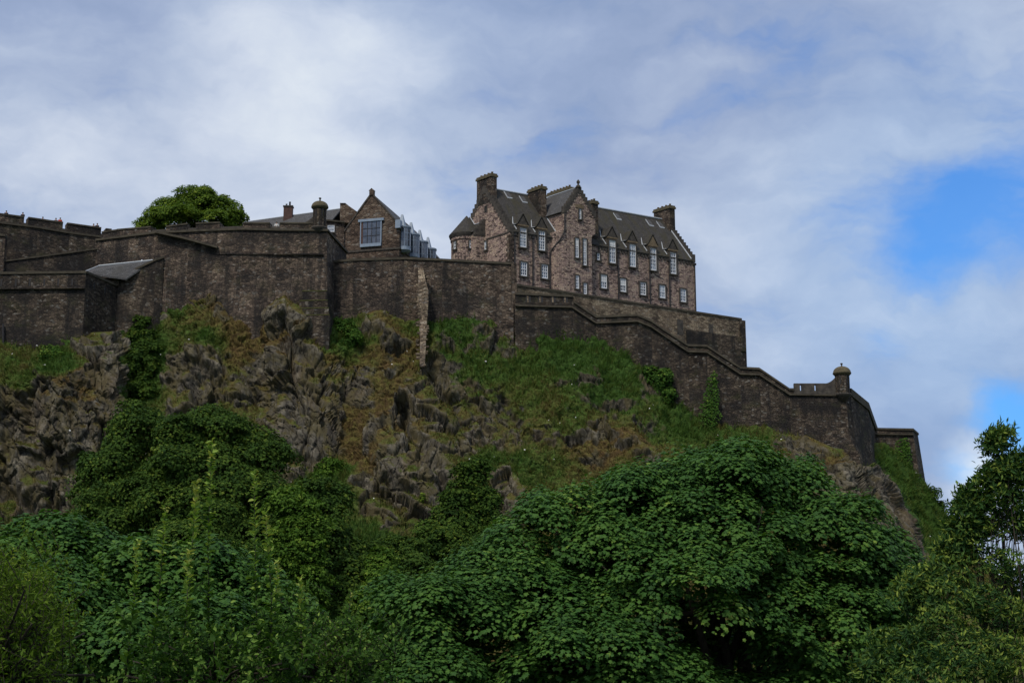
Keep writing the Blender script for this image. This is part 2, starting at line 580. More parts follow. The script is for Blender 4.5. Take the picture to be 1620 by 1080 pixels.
M['leaf_oak'] = leaf_mat('oak_leaf', [(0.0, (0.015, 0.046, 0.011)), (0.4, (0.041, 0.095, 0.019)), (0.75, (0.117, 0.180, 0.029)), (1.0, (0.234, 0.288, 0.044))], 0.6, 0.2, 0.15)
M['ivy'] = leaf_mat('ivy_leaf', [(0.0, (0.017, 0.046, 0.008)), (0.45, (0.038, 0.091, 0.013)), (0.8, (0.071, 0.138, 0.019)), (1.0, (0.126, 0.186, 0.026))], 0.7, 0.15, 0.08)
M['grass'] = leaf_mat('grass_blade', [(0.0, (0.111, 0.072, 0.029)), (0.3, (0.123, 0.102, 0.032)), (0.55, (0.102, 0.128, 0.029)), (1.0, (0.064, 0.128, 0.024))], 0.8, 0.2, 0.08)
M['petal'] = plain_mat('white_petal', (0.5, 0.5, 0.46), (0.7, 0.7, 0.66), 3, 0.8, 0.2, 0, coords='Object')


def rock_mat():
    m, t, b, out = new_mat('crag_rock_and_turf')
    pos = t.n('ShaderNodeNewGeometry').outputs['Position']
    rk = t.n('ShaderNodeAttribute', attribute_name='rock').outputs['Fac']
    gr = t.n('ShaderNodeAttribute', attribute_name='green').outputs['Fac']
    strat = t.mapping(pos, scale=(1.0, 1.0, 0.36), rot=(0.2, 0.5, 0.2))
    n1 = t.noise(strat, 0.5, 8, 0.66, 0.15)
    n2 = t.noise(t.mapping(pos, scale=(1.0, 1.0, 0.5), rot=(0.2, 0.5, 0.2)), 3.0, 7, 0.7, 0.2)
    n3 = t.noise(pos, 0.12, 5, 0.6)
    rc = t.ramp(n1, [(0.30, (0.03, 0.028, 0.025)), (0.44, (0.085, 0.078, 0.066)), (0.56, (0.14, 0.128, 0.106)), (0.70, (0.24, 0.222, 0.185))])
    cr = t.n('ShaderNodeTexVoronoi', feature='DISTANCE_TO_EDGE')
    cr.inputs['Scale'].default_value = 0.8
    wv = t.n('ShaderNodeTexNoise', i_Scale=1.3, i_Detail=4.0)
    t.l(strat, wv.inputs['Vector'])
    va = t.n('ShaderNodeVectorMath', operation='MULTIPLY_ADD')
    t.l(wv.outputs['Color'], va.inputs[0])
    va.inputs[1].default_value = (0.9, 0.9, 0.9)
    t.l(strat, va.inputs[2])
    t.l(va.outputs[0], cr.inputs['Vector'])
    rc = t.mix(t.math('MULTIPLY', t.smooth(cr.outputs['Distance'], 0.10, 0.0), 0.75), rc, (0.014, 0.013, 0.012))
    bk = t.n('ShaderNodeAttribute', attribute_name='block').outputs['Fac']
    rc = t.mix(0.7, rc, t.ramp(bk, [(0.2, (0.5, 0.5, 0.5)), (0.5, (1.0, 0.98, 0.94)), (0.8, (1.65, 1.6, 1.5))]), 'MULTIPLY')
    rc = t.mix(0.6, rc, t.ramp(n2, [(0.28, (0.3, 0.3, 0.31)), (0.5, (0.95, 0.95, 0.95)), (0.72, (1.9, 1.85, 1.7))]), 'MULTIPLY')
    mo = t.noise(t.mapping(pos, scale=(1, 1, 0.6), loc=(7, 3, 1)), 0.5, 7, 0.7)
    rc = t.mix(t.math('MULTIPLY', t.smooth(mo, 0.42, 0.60), 0.8), rc, (0.105, 0.088, 0.042))
    rc = t.mix(t.math('MULTIPLY', t.smooth(n3, 0.5, 0.68), 0.55), rc, t.mix(0.5, rc, (0.15, 0.10, 0.06)))
    # thin turf clinging to cracks
    g1 = t.noise(pos, 0.8, 7, 0.7)
    g2 = t.noise(pos, 5.0, 5, 0.7)
    gcol = t.ramp(t.math('ADD', t.math('MULTIPLY', gr, 0.85), t.math('MULTIPLY', t.math('SUBTRACT', g1, 0.42), 1.6)),
                  [(0.0, (0.10, 0.066, 0.028)), (0.25, (0.115, 0.095, 0.032)), (0.5, (0.09, 0.108, 0.027)), (0.8, (0.06, 0.108, 0.021)), (1.0, (0.045, 0.095, 0.019))])
    g3 = t.noise(pos, 1.6, 5, 0.65)
    gcol = t.mix(0.7, gcol, t.ramp(g3, [(0.3, (0.45, 0.45, 0.45)), (0.7, (1.55, 1.5, 1.3))]), 'MULTIPLY')
    gcol = t.mix(0.8, gcol, t.ramp(g2, [(0.25, (0.35, 0.35, 0.35)), (0.75, (1.6, 1.6, 1.6))]), 'MULTIPLY')
    k = t.math('ADD', rk, t.math('MULTIPLY', t.math('SUBTRACT', g1, 0.5), 1.3))
    k = t.math('ADD', k, t.math('MULTIPLY', t.math('SUBTRACT', g2, 0.5), 0.7))
    k = t.smooth(k, 0.36, 0.64)
    col = t.mix(1.0, t.mix(k, gcol, rc), (0.76, 0.75, 0.72), 'MULTIPLY')
    t.l(col, b.inputs['Base Color'])
    b.inputs['Roughness'].default_value = 0.95
    b.inputs['Specular IOR Level'].default_value = 0.15
    bump(t, b, t.math('ADD', n1, t.math('MULTIPLY', n2, 0.8)), 0.6, 0.25)
    return m


M['rock'] = rock_mat()
M['ground'] = plain_mat('garden_turf', (0.02, 0.045, 0.012), (0.045, 0.085, 0.02), 0.4, 0.95, 0.1, 0.3, coords='Object')
M['yard'] = plain_mat('castle_yard_gravel', (0.07, 0.065, 0.055), (0.13, 0.12, 0.10), 0.5, 0.95, 0.1, 0.2, coords='Object')


# ------------------------------------------------------------------ numpy noise
def _hash(ix, iy, iz, seed):
    h = (ix.astype(np.int64) * 374761393 + iy.astype(np.int64) * 668265263 + iz.astype(np.int64) * 2147483647 + seed * 974634533) & 0xFFFFFFFF
    h = ((h ^ (h >> 13)) * 1274126177) & 0xFFFFFFFF
    h = ((h ^ (h >> 16)) * 2246822519) & 0xFFFFFFFF
    return ((h ^ (h >> 15)) & 0xFFFFFF) / float(0xFFFFFF)


def vnoise(p, seed=0):
    i = np.floor(p).astype(np.int64)
    f = p - i
    f = f * f * f * (f * (f * 6 - 15) + 10)
    r = 0
    for dx in (0, 1):
        wx = f[:, 0] if dx else 1 - f[:, 0]
        for dy in (0, 1):
            wy = f[:, 1] if dy else 1 - f[:, 1]
            for dz in (0, 1):
                wz = f[:, 2] if dz else 1 - f[:, 2]
                r = r + wx * wy * wz * _hash(i[:, 0] + dx, i[:, 1] + dy, i[:, 2] + dz, seed)
    return r


def fbm(p, oct=5, seed=0, gain=0.5, ridged=False):
    a, s, tot = 1.0, 0.0, 0.0
    q = p.copy()
    for k in range(oct):
        n = vnoise(q, seed + k * 17)
        if ridged:
            n = 1 - np.abs(2 * n - 1)
        s = s + a * n
        tot += a
        a *= gain
        q = q * 2.03 + 11.7
    return s / tot


def worley(p, seed=0):
    """nearest and second distance plus a random number of the nearest cell and the offset to it"""
    i = np.floor(p).astype(np.int64)
    d1 = np.full(len(p), 9e9)
    d2 = np.full(len(p), 9e9)
    idv = np.zeros(len(p))
    off = np.zeros_like(p)
    for dx in (-1, 0, 1):
        for dy in (-1, 0, 1):
            for dz in (-1, 0, 1):
                a, b_, c = i[:, 0] + dx, i[:, 1] + dy, i[:, 2] + dz
                q = np.stack([a + _hash(a, b_, c, seed), b_ + _hash(a, b_, c, seed + 1), c + _hash(a, b_, c, seed + 2)], 1)
                e = p - q
                d = np.sqrt((e ** 2).sum(1))
                near = d < d1
                d2 = np.where(near, d1, np.minimum(d2, d))
                idv = np.where(near, _hash(a, b_, c, seed + 3), idv)
                off = np.where(near[:, None], e, off)
                d1 = np.minimum(d1, d)
    return d1, d2, idv, off


def sstep(x, a, b):
    t = np.clip((x - a) / (b - a), 0, 1)
    return t * t * (3 - 2 * t)


# ------------------------------------------------------------------ the castle rock
COLS = {
    -170: [(525, 207), (600, 203), (700, 199), (830, 190), (950, 175)],
    0: [(530, 206.5), (580, 201.5), (640, 199), (760, 196), (840, 188)],
    100: [(528, 206), (560, 202.5), (590, 199), (680, 197), (800, 194), (850, 186)],
    178: [(524, 206.5), (560, 202.5), (640, 199.5), (740, 197), (830, 188)],
    205: [(530, 211.5), (580, 209), (640, 206.5), (720, 201), (830, 188)],
    250: [(500, 211.5), (560, 208.5), (620, 205), (700, 199), (840, 186)],
    300: [(448, 212.5), (480, 210.5), (560, 206), (620, 202.5), (720, 198), (850, 184)],
    345: [(452, 212.7), (475, 209.5), (540, 207), (640, 202), (750, 196), (860, 182)],
    400: [(500, 212), (540, 208.5), (600, 205), (680, 201), (760, 196), (870, 182)],
    450: [(468, 210.5), (500, 207), (530, 206), (560, 203.5), (640, 200.5), (700, 197), (780, 193), (880, 182)],
    500: [(520, 209.5), (560, 206), (640, 200.5), (720, 197), (800, 191), (890, 180)],
    520: [(517, 207.6), (550, 207.0), (580, 205.4), (600, 204), (640, 201), (720, 198), (800, 191), (890, 180)],
    545: [(502, 213.5), (525, 210), (560, 207.6), (640, 204.5), (720, 199.5), (800, 191)],
    600: [(497, 213.5), (530, 210), (580, 206.5), (640, 202.5), (720, 196), (800, 192), (880, 184)],
    668: [(495, 213), (545, 209.5), (600, 205), (660, 201), (720, 196.5), (830, 191.5), (900, 183)],
    740: [(500, 213), (560, 208.5), (600, 205.5), (680, 201.5), (740, 197.5), (830, 192), (900, 184)],
    830: [(520, 213.5), (580, 208.5), (620, 205.5), (690, 201.5), (720, 198), (800, 193), (900, 184)],
    920: [(522, 213.5), (560, 210), (620, 206), (690, 201), (760, 197), (900, 184)],
    1000: [(548, 213.5), (600, 209), (650, 205), (700, 201), (780, 195), (900, 185)],
    1060: [(628, 213.5), (650, 211), (690, 207), (760, 200), (900, 186)],
    1140: [(670, 213.5), (690, 211), (740, 206), (800, 200), (900, 188)],
    1250: [(686, 213.5), (700, 210.5), (760, 204), (830, 198), (920, 188)],
    1318: [(708, 209.6), (740, 205.5), (790, 203), (850, 198), (930, 190)],
    1347: [(712, 211.5), (722, 209), (742, 205.5), (790, 203), (850, 198), (930, 190)],
    1375: [(700, 224), (728, 220), (739, 210), (800, 203), (860, 198), (930, 190)],
    1400: [(700, 228), (750, 222), (760, 210), (810, 203), (870, 199), (930, 191)],
    1440: [(735, 228.5), (812, 222), (828, 211), (860, 204), (930, 194)],
    1460: [(757, 229), (850, 223), (868, 212), (890, 206), (940, 196)],
    1500: [(817, 230), (850, 226), (900, 214), (950, 200)],
    1560: [(890, 232), (930, 220), (970, 205)],
    1660: [(980, 232), (1000, 220), (1020, 205)],
    1830: [(1040, 232), (1050, 220), (1060, 205)],
}
# crags and turf, each (px, py, half width, half height, weight) where it lies on the rock face
CRAG = [(1370, 775, 80, 40, 1.5), (1420, 820, 50, 60, 1.8), (1390, 765, 40, 30, 1.5), (60, 690, 130, 130, .9), (150, 580, 60, 80, .9), (100, 640, 90, 60, .6), (60, 780, 130, 60, .7), (30, 545, 30, 30, .4),
        (345, 465, 34, 24, .6), (275, 490, 14, 20, .5), (300, 605, 45, 60, .9), (370, 560, 30, 30, .35), (445, 495, 32, 34, .9), (470, 590, 52, 55, .9), (425, 600, 38, 50, .8), (490, 660, 42, 60, .9),
        (440, 660, 45, 40, .8), (380, 600, 30, 40, .5), (470, 720, 45, 40, .7), (570, 612, 36, 38, .9), (605, 530, 34, 22, .7), (640, 560, 22, 20, .5), (600, 580, 20, 20, .4), (660, 720, 75, 60, .9),
        (600, 790, 60, 60, .9), (690, 800, 60, 60, .9), (560, 770, 30, 30, .7), (680, 640, 40, 45, .8), (710, 600, 32, 40, .9), (640, 670, 30, 40, .5), (760, 650, 40, 45, .8), (800, 660, 30, 45, .8), (745, 690, 40, 30, .7),
        (700, 540, 20, 18, .4), (735, 525, 26, 14, .6), (790, 535, 22, 14, .6), (860, 680, 30, 22, .7), (800, 770, 40, 40, .8), (835, 800, 30, 30, .7), (780, 740, 40, 25, .6), (875, 610, 18, 20, .5),
        (910, 605, 26, 22, .6), (940, 620, 26, 18, .6), (970, 635, 20, 14, .5), (1020, 610, 18, 34, .6), (1030, 670, 24, 22, .6), (945, 690, 34, 26, .7), (1000, 710, 30, 20, .5), (1062, 680, 22, 14, .7),
        (1090, 690, 16, 14, .5), (1260, 705, 44, 26, .8), (1300, 765, 60, 40, .7), (1360, 745, 50, 30, .7), (1400, 800, 60, 60, .9), (1440, 850, 30, 40, .9), (1350, 800, 70, 50, .6), (1490, 815, 16, 30, .7)]
TURF = [(720, 508, 50, 12, 1.0), (930, 540, 90, 18, 1.0), (900, 560, 110, 30, .35), (1050, 655, 40, 30, .5), (85, 565, 26, 26, 1.0), (20, 575, 30, 26, .8), (90, 610, 36, 16, .6), (40, 740, 24, 14, .5), (225, 560, 30, 70, 1.2), (300, 470, 30, 30, .5), (340, 520, 30, 14, .6), (410, 520, 30, 24, .7), (540, 540, 32, 40, .8), (560, 690, 22, 40, .6), (520, 740, 30, 16, .8),
        (620, 620, 24, 20, .5), (660, 690, 20, 14, .3), (740, 560, 30, 24, .5), (820, 590, 40, 60, .7), (900, 555, 70, 28, .9), (980, 570, 40, 30, .9), (860, 640, 40, 30, .5), (930, 655, 30, 16, .5), (770, 715, 40, 10, .7), (820, 740, 40, 24, .7), (1120, 680, 60, 16, .9), (1010, 640, 20, 20, .5),
        (1310, 735, 24, 8, .4), (1190, 690, 34, 12, .7), (1430, 770, 36, 60, 1.1), (540, 880, 90, 40, 1.2), (300, 860, 200, 60, 1.5), (700, 920, 120, 30, 1.2), (850, 730, 40, 40, .4)]
GREEN = [(720, 508, 50, 14, 1.1), (920, 535, 90, 20, 1.2), (940, 580, 130, 70, .75), (860, 560, 80, 60, .6), (1080, 660, 60, 50, .8), (770, 570, 80, 60, .5), (225, 570, 40, 80, 1.0), (85, 565, 26, 26, .8), (20, 575, 40, 30, .5), (545, 530, 40, 40, .8), (720, 510, 60, 24, .7), (900, 545, 90, 32, .9), (990, 575, 50, 40, 1.0), (1110, 665, 70, 30, .7), (520, 745, 40, 24, .9),
         (830, 740, 60, 30, .6), (1430, 770, 60, 90, .9), (330, 525, 40, 20, .6), (820, 590, 60, 60, .45), (1180, 690, 60, 20, .5), (760, 550, 60, 30, .4), (900, 640, 80, 50, .35), (280, 460, 20, 20, .8), (540, 900, 120, 60, 1.3), (300, 870, 220, 90, 1.4), (720, 930, 160, 40, 1.3), (800, 720, 60, 14, .6), (620, 500, 50, 12, .5)]
OCHRE = [(590, 560, 70, 50, .45), (620, 640, 40, 40, .55), (560, 700, 30, 50, .6), (430, 540, 60, 30, .7), (370, 500, 40, 30, .6), (1310, 740, 50, 30, .8), (870, 620, 24, 30, .35), (960, 710, 40, 24, .4), (740, 600, 30, 30, .2), (90, 610, 60, 30, .6)]

xs = sorted(COLS)
for c_ in xs:                       # the rock runs on a little way up behind the wall foot
    if 200 < c_ < 1260:
        COLS[c_] = [(COLS[c_][0][0] - 9, COLS[c_][0][1] + 0.9)] + COLS[c_]
NU, NV = 1120, 330
pxs = np.linspace(-170, 1760, NU)
VV = np.linspace(0, 1, NV)
colY = []
for c in xs:
    pts = COLS[c] + [(1010, 172)] if COLS[c][-1][0] < 1000 else COLS[c] + [(1070, 190)]
    py = np.array([p[0] for p in pts], float)
    yy = np.array([p[1] for p in pts], float)
    g = py[0] + VV * (py[-1] - py[0])
    colY.append((g, np.interp(g, py, yy)))
GP = np.array([c[0] for c in colY])
GY = np.array([c[1] for c in colY])
k = np.interp(pxs, xs, np.arange(len(xs)))
i0 = np.clip(k.astype(int), 0, len(xs) - 2)
fr_ = (k - i0)[:, None]
PY = GP[i0] * (1 - fr_) + GP[i0 + 1] * fr_
fs = fr_ * fr_ * (3 - 2 * fr_)
fs = 0.5 * fs + 0.5 * fr_
YY = GY[i0] * (1 - fs) + GY[i0 + 1] * fs
PX = np.repeat(pxs[:, None], NV, 1)
u = (PX - 810) / F
v = (540 - PY) / F
den = CP - v * SP
RX = u / den * YY
RZ = (SP + v * CP) / den * YY
base = np.stack([RX, YY, RZ], -1)


def field(spots, wob=0.0):
    r = np.zeros_like(PX)
    for cx, cy, a, b, w in spots:
        d = ((PX + wob * WX - cx) / a) ** 2 + ((PY + wob * WY - cy) / b) ** 2
        r = np.maximum(r, w * np.exp(-(d ** 1.4) * 0.75))
    return r


flatb = base.reshape(-1, 3)
WX = (fbm(flatb * 0.28, 4, 5).reshape(PX.shape) - 0.5) * 90
WY = (fbm(flatb * 0.28 + 50, 4, 6).reshape(PX.shape) - 0.5) * 90
rockm = field(CRAG, 1.0) - 0.85 * field(TURF, 1.0)
rockm += 1.0 * (fbm(flatb * np.array([0.22, 0.22, 0.16]), 5, 9).reshape(PX.shape) - 0.46)
greenm = 0.3 + field(GREEN, 0.8) - 0.8 * field(OCHRE, 0.8) + 0.5 * (fbm(flatb * 0.15, 4, 31).reshape(PX.shape) - 0.5)

# normals of the smooth sheet
def grid_normals(G):
    du = np.gradient(G, axis=0)
    dv = np.gradient(G, axis=1)
    n = np.cross(dv, du)
    n /= np.linalg.norm(n, axis=-1, keepdims=True) + 1e-9
    return n


def blur(G, k):
    for ax in (0, 1):
        c = np.cumsum(np.concatenate([np.repeat(np.take(G, [0], ax), k + 1, ax), G, np.repeat(np.take(G, [-1], ax), k, ax)], ax), ax)
        n = G.shape[ax]
        hi = np.take(c, np.arange(2 * k + 1, 2 * k + 1 + n), ax)
        lo = np.take(c, np.arange(0, n), ax)
        G = (hi - lo) / (2 * k + 1)
    return G


N0 = grid_normals(blur(base, 12))
if N0[NU // 2, NV // 2, 1] > 0:
    N0 = -N0
rsoft = sstep(rockm, 0.15, 0.6)
# tilted, fractured strata: rotate and stretch the domain so that the blocks stand on edge
ca, sa = math.cos(0.45), math.sin(0.45)
R = np.array([[ca, 0, sa], [0.2, 1, 0], [-sa, 0, ca]])
q = flatb @ R.T
w1 = (fbm(flatb * 0.35, 4, 77)[:, None] - 0.5) * 1.2
def facets(p, seed, A, B, crack, wid):
    """broken planar faces: every cell is a slab of its own height and tilt, with a dark joint round it"""
    d1, d2, idv, of = worley(p, seed)
    sx, sy, sz = ((idv * m_) % 1.0 - 0.5 for m_ in (91.7, 53.3, 37.9))
    h = (idv - 0.5) * A + (sx * of[:, 0] + sy * of[:, 1] + (sz - 0.25) * of[:, 2]) * B
    e = np.exp(-((d2 - d1) / wid) ** 2)
    return h - crack * e, idv, e


blk, id1, e1 = facets(q * np.array([0.15, 0.15, 0.075]) + w1 * 0.3, 3, 2.0, 2.6, 0.5, 0.035)
blk2, id2, e2 = facets(q * np.array([0.42, 0.42, 0.24]) + w1 * 0.35, 13, 0.75, 1.3, 0.25, 0.06)
blk3, id3, e3 = facets(q * np.array([1.25, 1.25, 0.75]) + w1 * 0.8, 23, 0.22, 0.4, 0.08, 0.08)
rid = fbm(q * np.array([0.5, 0.5, 0.2]), 6, 21, 0.55, True) - 0.6
big = fbm(flatb * 0.09, 3, 41) - 0.5
cleft = fbm(q * np.array([0.17, 0.17, 0.05]) + w1 * 0.25, 3, 43, 0.5, True)
cleft = -1.8 * sstep(cleft, 0.66, 0.9) * np.repeat(sstep(VV, 0.06, 0.18)[None], NU, 0).ravel()
turfy = (fbm(flatb * 0.6, 5, 51, 0.6) - 0.5)
disp = (blk + blk2 + blk3 * 0.8 + rid * 0.25 + cleft).reshape(PX.shape) * (0.3 + 0.7 * rsoft)
disp += (big * 2.4).reshape(PX.shape)
tus = facets(flatb * np.array([0.9, 0.9, 0.9]) + w1, 71, 0.0, 0.0, 0.25, 0.25)[0]
disp += (tus + turfy * 1.8).reshape(PX.shape) * (1 - rsoft)
disp += 0.2 * rsoft                                         # crags stand proud of the turf
fade = sstep(np.repeat(VV[None, :], NU, 0), 0.0, 0.045)
fade2 = np.where(PX > 1375, 0.45, 1.0)
G = base + N0 * (disp * fade * fade2)[..., None]
# turf on every ledge that came out flat
N1 = grid_normals(G)
if N1[NU // 2, NV // 2, 1] > 0:
    N1 = -N1
up = blur(N1[..., 2], 2)
rock_a = np.clip(rockm * 0.8 + 0.06 - 0.75 * sstep(up, 0.45, 0.8) + 0.30 * (1 - sstep(up, 0.1, 0.45)) + 0.5 * (fbm(flatb * 0.75, 5, 61, 0.65).reshape(PX.shape) - 0.5), -0.2, 1.3)
rock_a += 1.0 * field([(1365, 775, 62, 36, 1.0), (1408, 830, 26, 50, 1.0), (1440, 880, 14, 34, 1.0), (1275, 705, 40, 22, .6)], 0.15)
rock_a -= 1.2 * field([(1440, 770, 26, 40, 1.0), (1470, 830, 22, 40, 1.0), (1410, 715, 16, 30, 1.0)], 0.1)
greenm += 0.8 * field([(1440, 770, 40, 60, 1.0), (1470, 830, 40, 60, 1.0)], 0.1)
# rows behind the crest (castle yard side) and down to the garden
rows, attr_r, attr_g = [], [], []
top = base[:, 0, :]
back = []
wallside = (pxs < 1457)[:, None]
for dy, dz_w, dz_h in ((70, 0.5, -60), (25, 0.5, -16), (6, 0.3, -3), (2, 0.2, -0.8)):
    r = top.copy()
    r[:, 1] += dy
    r[:, 2] += np.where(wallside[:, 0], dz_w, dz_h)
    back.append(r)
last = base[:, -1, :]
down = []
for dy, zt in ((-6, 0.55), (-14, 0.2), (-26, 0.0)):
    r = G[:, -1, :].copy()
    r[:, 1] += dy
    r[:, 2] = last[:, 2] * zt - 8.3 * (1 - zt)
    down.append(r)
full = np.stack(back + [G[:, j, :] for j in range(NV)] + down, 1)
pad_b, pad_d = len(back), len(down)


def padded(A):
    return np.concatenate([np.repeat(A[:, :1], pad_b, 1), A, np.repeat(A[:, -1:], pad_d, 1)], 1)


nr = full.shape[1]
ii, jj = np.meshgrid(np.arange(NU - 1), np.arange(nr - 1), indexing='ij')
a = ii * nr + jj
quads = np.stack([a, a + 1, a + nr + 1, a + nr], -1).reshape(-1, 4)
FV = full.reshape(-1, 3)
edge = np.stack([np.linalg.norm(FV[quads[:, k_]] - FV[quads[:, (k_ + 1) % 4]], axis=1) for k_ in range(4)], 1)
stretched = edge.max(1) > 0.55
rock_o = fast_mesh('castle_rock', full.reshape(-1, 3), quads, np.full(len(quads), 4), M['rock'], smooth=False,
                   extra={'block': padded((0.35 * id2 + 0.3 * id1 + 0.35 * id3).reshape(PX.shape)).ravel(), 'rock': padded(rock_a).ravel(), 'green': padded(np.clip(greenm, 0, 1.2)).ravel()})
rock_o.data.polygons.foreach_set('use_smooth', stretched)
tag(rock_o, 'craggy grey castle rock patched with ochre and green turf', 'hill', kind='structure')


def surf(px, py):
    """point and smooth normal of the finished rock face where the pixel's column meets it"""
    i = int(np.clip(np.searchsorted(pxs, px), 0, NU - 1))
    j = int(np.clip(round((py - PY[i, 0]) / (PY[i, -1] - PY[i, 0]) * (NV - 1)), 0, NV - 1))
    return G[i, j], N0[i, j]


# garden ground: one sheet, a bank from the street down into the gardens
gx = np.concatenate([np.linspace(-4000, -200, 8), np.linspace(-150, 150, 61), np.linspace(200, 4000, 8)])
gy = np.concatenate([np.linspace(-1500, -40, 6), np.linspace(-20, 60, 41), np.linspace(70, 200, 14), np.linspace(300, 6000, 8)])
XX, YG = np.meshgrid(gx, gy, indexing='ij')
hz = -1.7 - 6.6 * sstep(YG, 5.0, 24.0)
near = (np.abs(XX) < 160) & (YG > -30) & (YG < 220)
hz += np.where(near, (fbm(np.stack([XX.ravel() * .12, YG.ravel() * .12, XX.ravel() * 0], 1), 3, 3).reshape(XX.shape) - 0.5) * 0.7, 0)
ii, jj = np.meshgrid(np.arange(len(gx) - 1), np.arange(len(gy) - 1), indexing='ij')
a = ii * len(gy) + jj
gq = np.stack([a, a + len(gy), a + len(gy) + 1, a + 1], -1).reshape(-1, 4)
ground = fast_mesh('ground', np.stack([XX, YG, hz], -1).reshape(-1, 3), gq, np.full(len(gq), 4), M['ground'], smooth=True)
tag(ground, 'grassy garden ground below the castle rock', 'ground', kind='structure')


def ground_z(x, y):
    return -1.7 - 6.6 * float(sstep(np.array([y]), 5.0, 24.0)[0]) - 0.2


# ------------------------------------------------------------------ curtain walls
def wall_line(pts):
    """(px, py of the top, depth) -> world points"""
    return [P(*p) for p in pts]


def along(line, px):
    """point on the plan line at pixel column px, with the top height interpolated"""
    best = None
    for a, b in zip(line[:-1], line[1:]):
        pa, pb = 810 + F * a[0] / (CP * a[1] + SP * a[2]), 810 + F * b[0] / (CP * b[1] + SP * b[2])
        if pa - 0.01 <= px <= pb + 0.01:
            t = (px - pa) / (pb - pa)
            best = a * (1 - t) + b * t
    if best is None:
        a, b = line[0], line[-1]
        pa = 810 + F * a[0] / (CP * a[1] + SP * a[2])
        best = a if px < pa else b
    return best


def z_at(px, py, pt):
    """height at which the pixel row py passes over plan point pt"""
    d = ray(px, py)
    return d[2] / d[1] * pt[1]


def curtain(name, pts, bottom_py, mat, label, cat='wall', thick=1.6, batter=0.06, coping=True, cmat=None, string_py=None, cope_h=0.32, drop=6.0):
    line = wall_line(pts)
    zt = [p[2] for p in line]
    zb = []
    for (px, py, Y), p, bp in zip(pts, line, bottom_py if not np.isscalar(bottom_py) else [bottom_py] * len(pts)):
        zb.append(z_at(px, bp, p) - drop)
    c = line[len(line) // 2]
    root = empty(name, (c[0], c[1], min(zb)), label, cat)
    mb = MB()
    mb.sweep(line, 0, thick, [z - (cope_h if coping else 0) for z in zt], zb, batter)
    mb.build('wall', mat, root)
    if coping:
        mc = MB()
        mc.sweep(line, 0.16, thick + 0.1, zt, [z - cope_h + 0.004 for z in zt])
        mc.build('coping', cmat or M['coping'], root)
    return root, line


def string_course(root, pts, out=0.22, h=0.28, mat=None, name='string_course'):
    line = wall_line(pts)
    mb = MB()
    mb.sweep(line, out, 0.3, [p[2] + h / 2 for p in line], [p[2] - h / 2 for p in line])
    return mb.build(name, mat or M['coping'], root)


def merlons(root, line, spans, out, thick, mat, cope=True):
    """raised parapet blocks with the embrasures between them: (px0, top0, px1, top1, bottom py)"""
    for px0, t0, px1, t1, bp in spans:
        a, b = along(line, px0), along(line, px1)
        za, zb = z_at(px0, t0, a), z_at(px1, t1, b)
        ba, bb = z_at(px0, bp[0], a), z_at(px1, bp[1], b)
        mb = MB()
        mb.sweep([a, b], out, thick, [za - 0.22, zb - 0.22], [ba, bb])
        m = mb.build('merlon', mat, root)
        mc = MB()
        mc.sweep([a, b], out + 0.1, thick + 0.1, [za, zb], [za - 0.216, zb - 0.216])
        mc.build('coping', M['coping'], m)


# upper left battery with tourists
rootC, lineC = curtain('battlement_wall', [(-180, 326, 208), (-20, 348, 214.3), (60, 358, 217.5), (110, 366.5, 219.8), (176, 375, 222.5)], 450, M['wall'],
                       'dark rubble battlement wall at the upper left with merlons and visitors behind', 'wall', thick=4.0, coping=False)
string_course(rootC, [(-180, 329, 208), (-20, 350, 214.3), (60, 360, 217.5), (110, 368.5, 219.8), (176, 377, 222.5)])
merlons(rootC, lineC, [(-60, 327, -24, 334, (345, 350)), (-18, 335, 37.5, 342, (349, 356.5)), (44, 343, 99, 351, (357, 365.5)), (105.5, 352, 159.5, 359.5, (366, 374)), (166.5, 361, 176, 362, (374, 376))],
        -0.05, 1.5, M['wallb'])
# sills of the embrasures
for px, pyt in ((40.5, 352), (102.3, 361), (163, 369)):
    a = along(lineC, px - 3.4)
    b = along(lineC, px + 3.4)
    mb = MB()
    mb.sweep([a, b], -0.1, 1.4, [z_at(px, pyt, a)] * 2, [a[2] - 0.3] * 2)
    mb.build('embrasure_sill', M['trim'], rootC)

# ramp wall below it
rootE, lineE = curtain('ramp_wall', [(8, 412, 212.5), (70, 404, 213.5), (158, 392, 216)], 450, M['wall'], 'dark sloping ramp wall below the battlement wall at the upper left', 'wall', thick=1.2, cope_h=0.22, batter=0.02)
rootPier, _ = curtain('gate_pier', [(-60, 362, 211.8), (9, 371, 212.0)], 450, M['wallb'], 'lighter stone pier at the left edge of the photo below the battlements', 'wall', thick=1.0, batter=0.0)

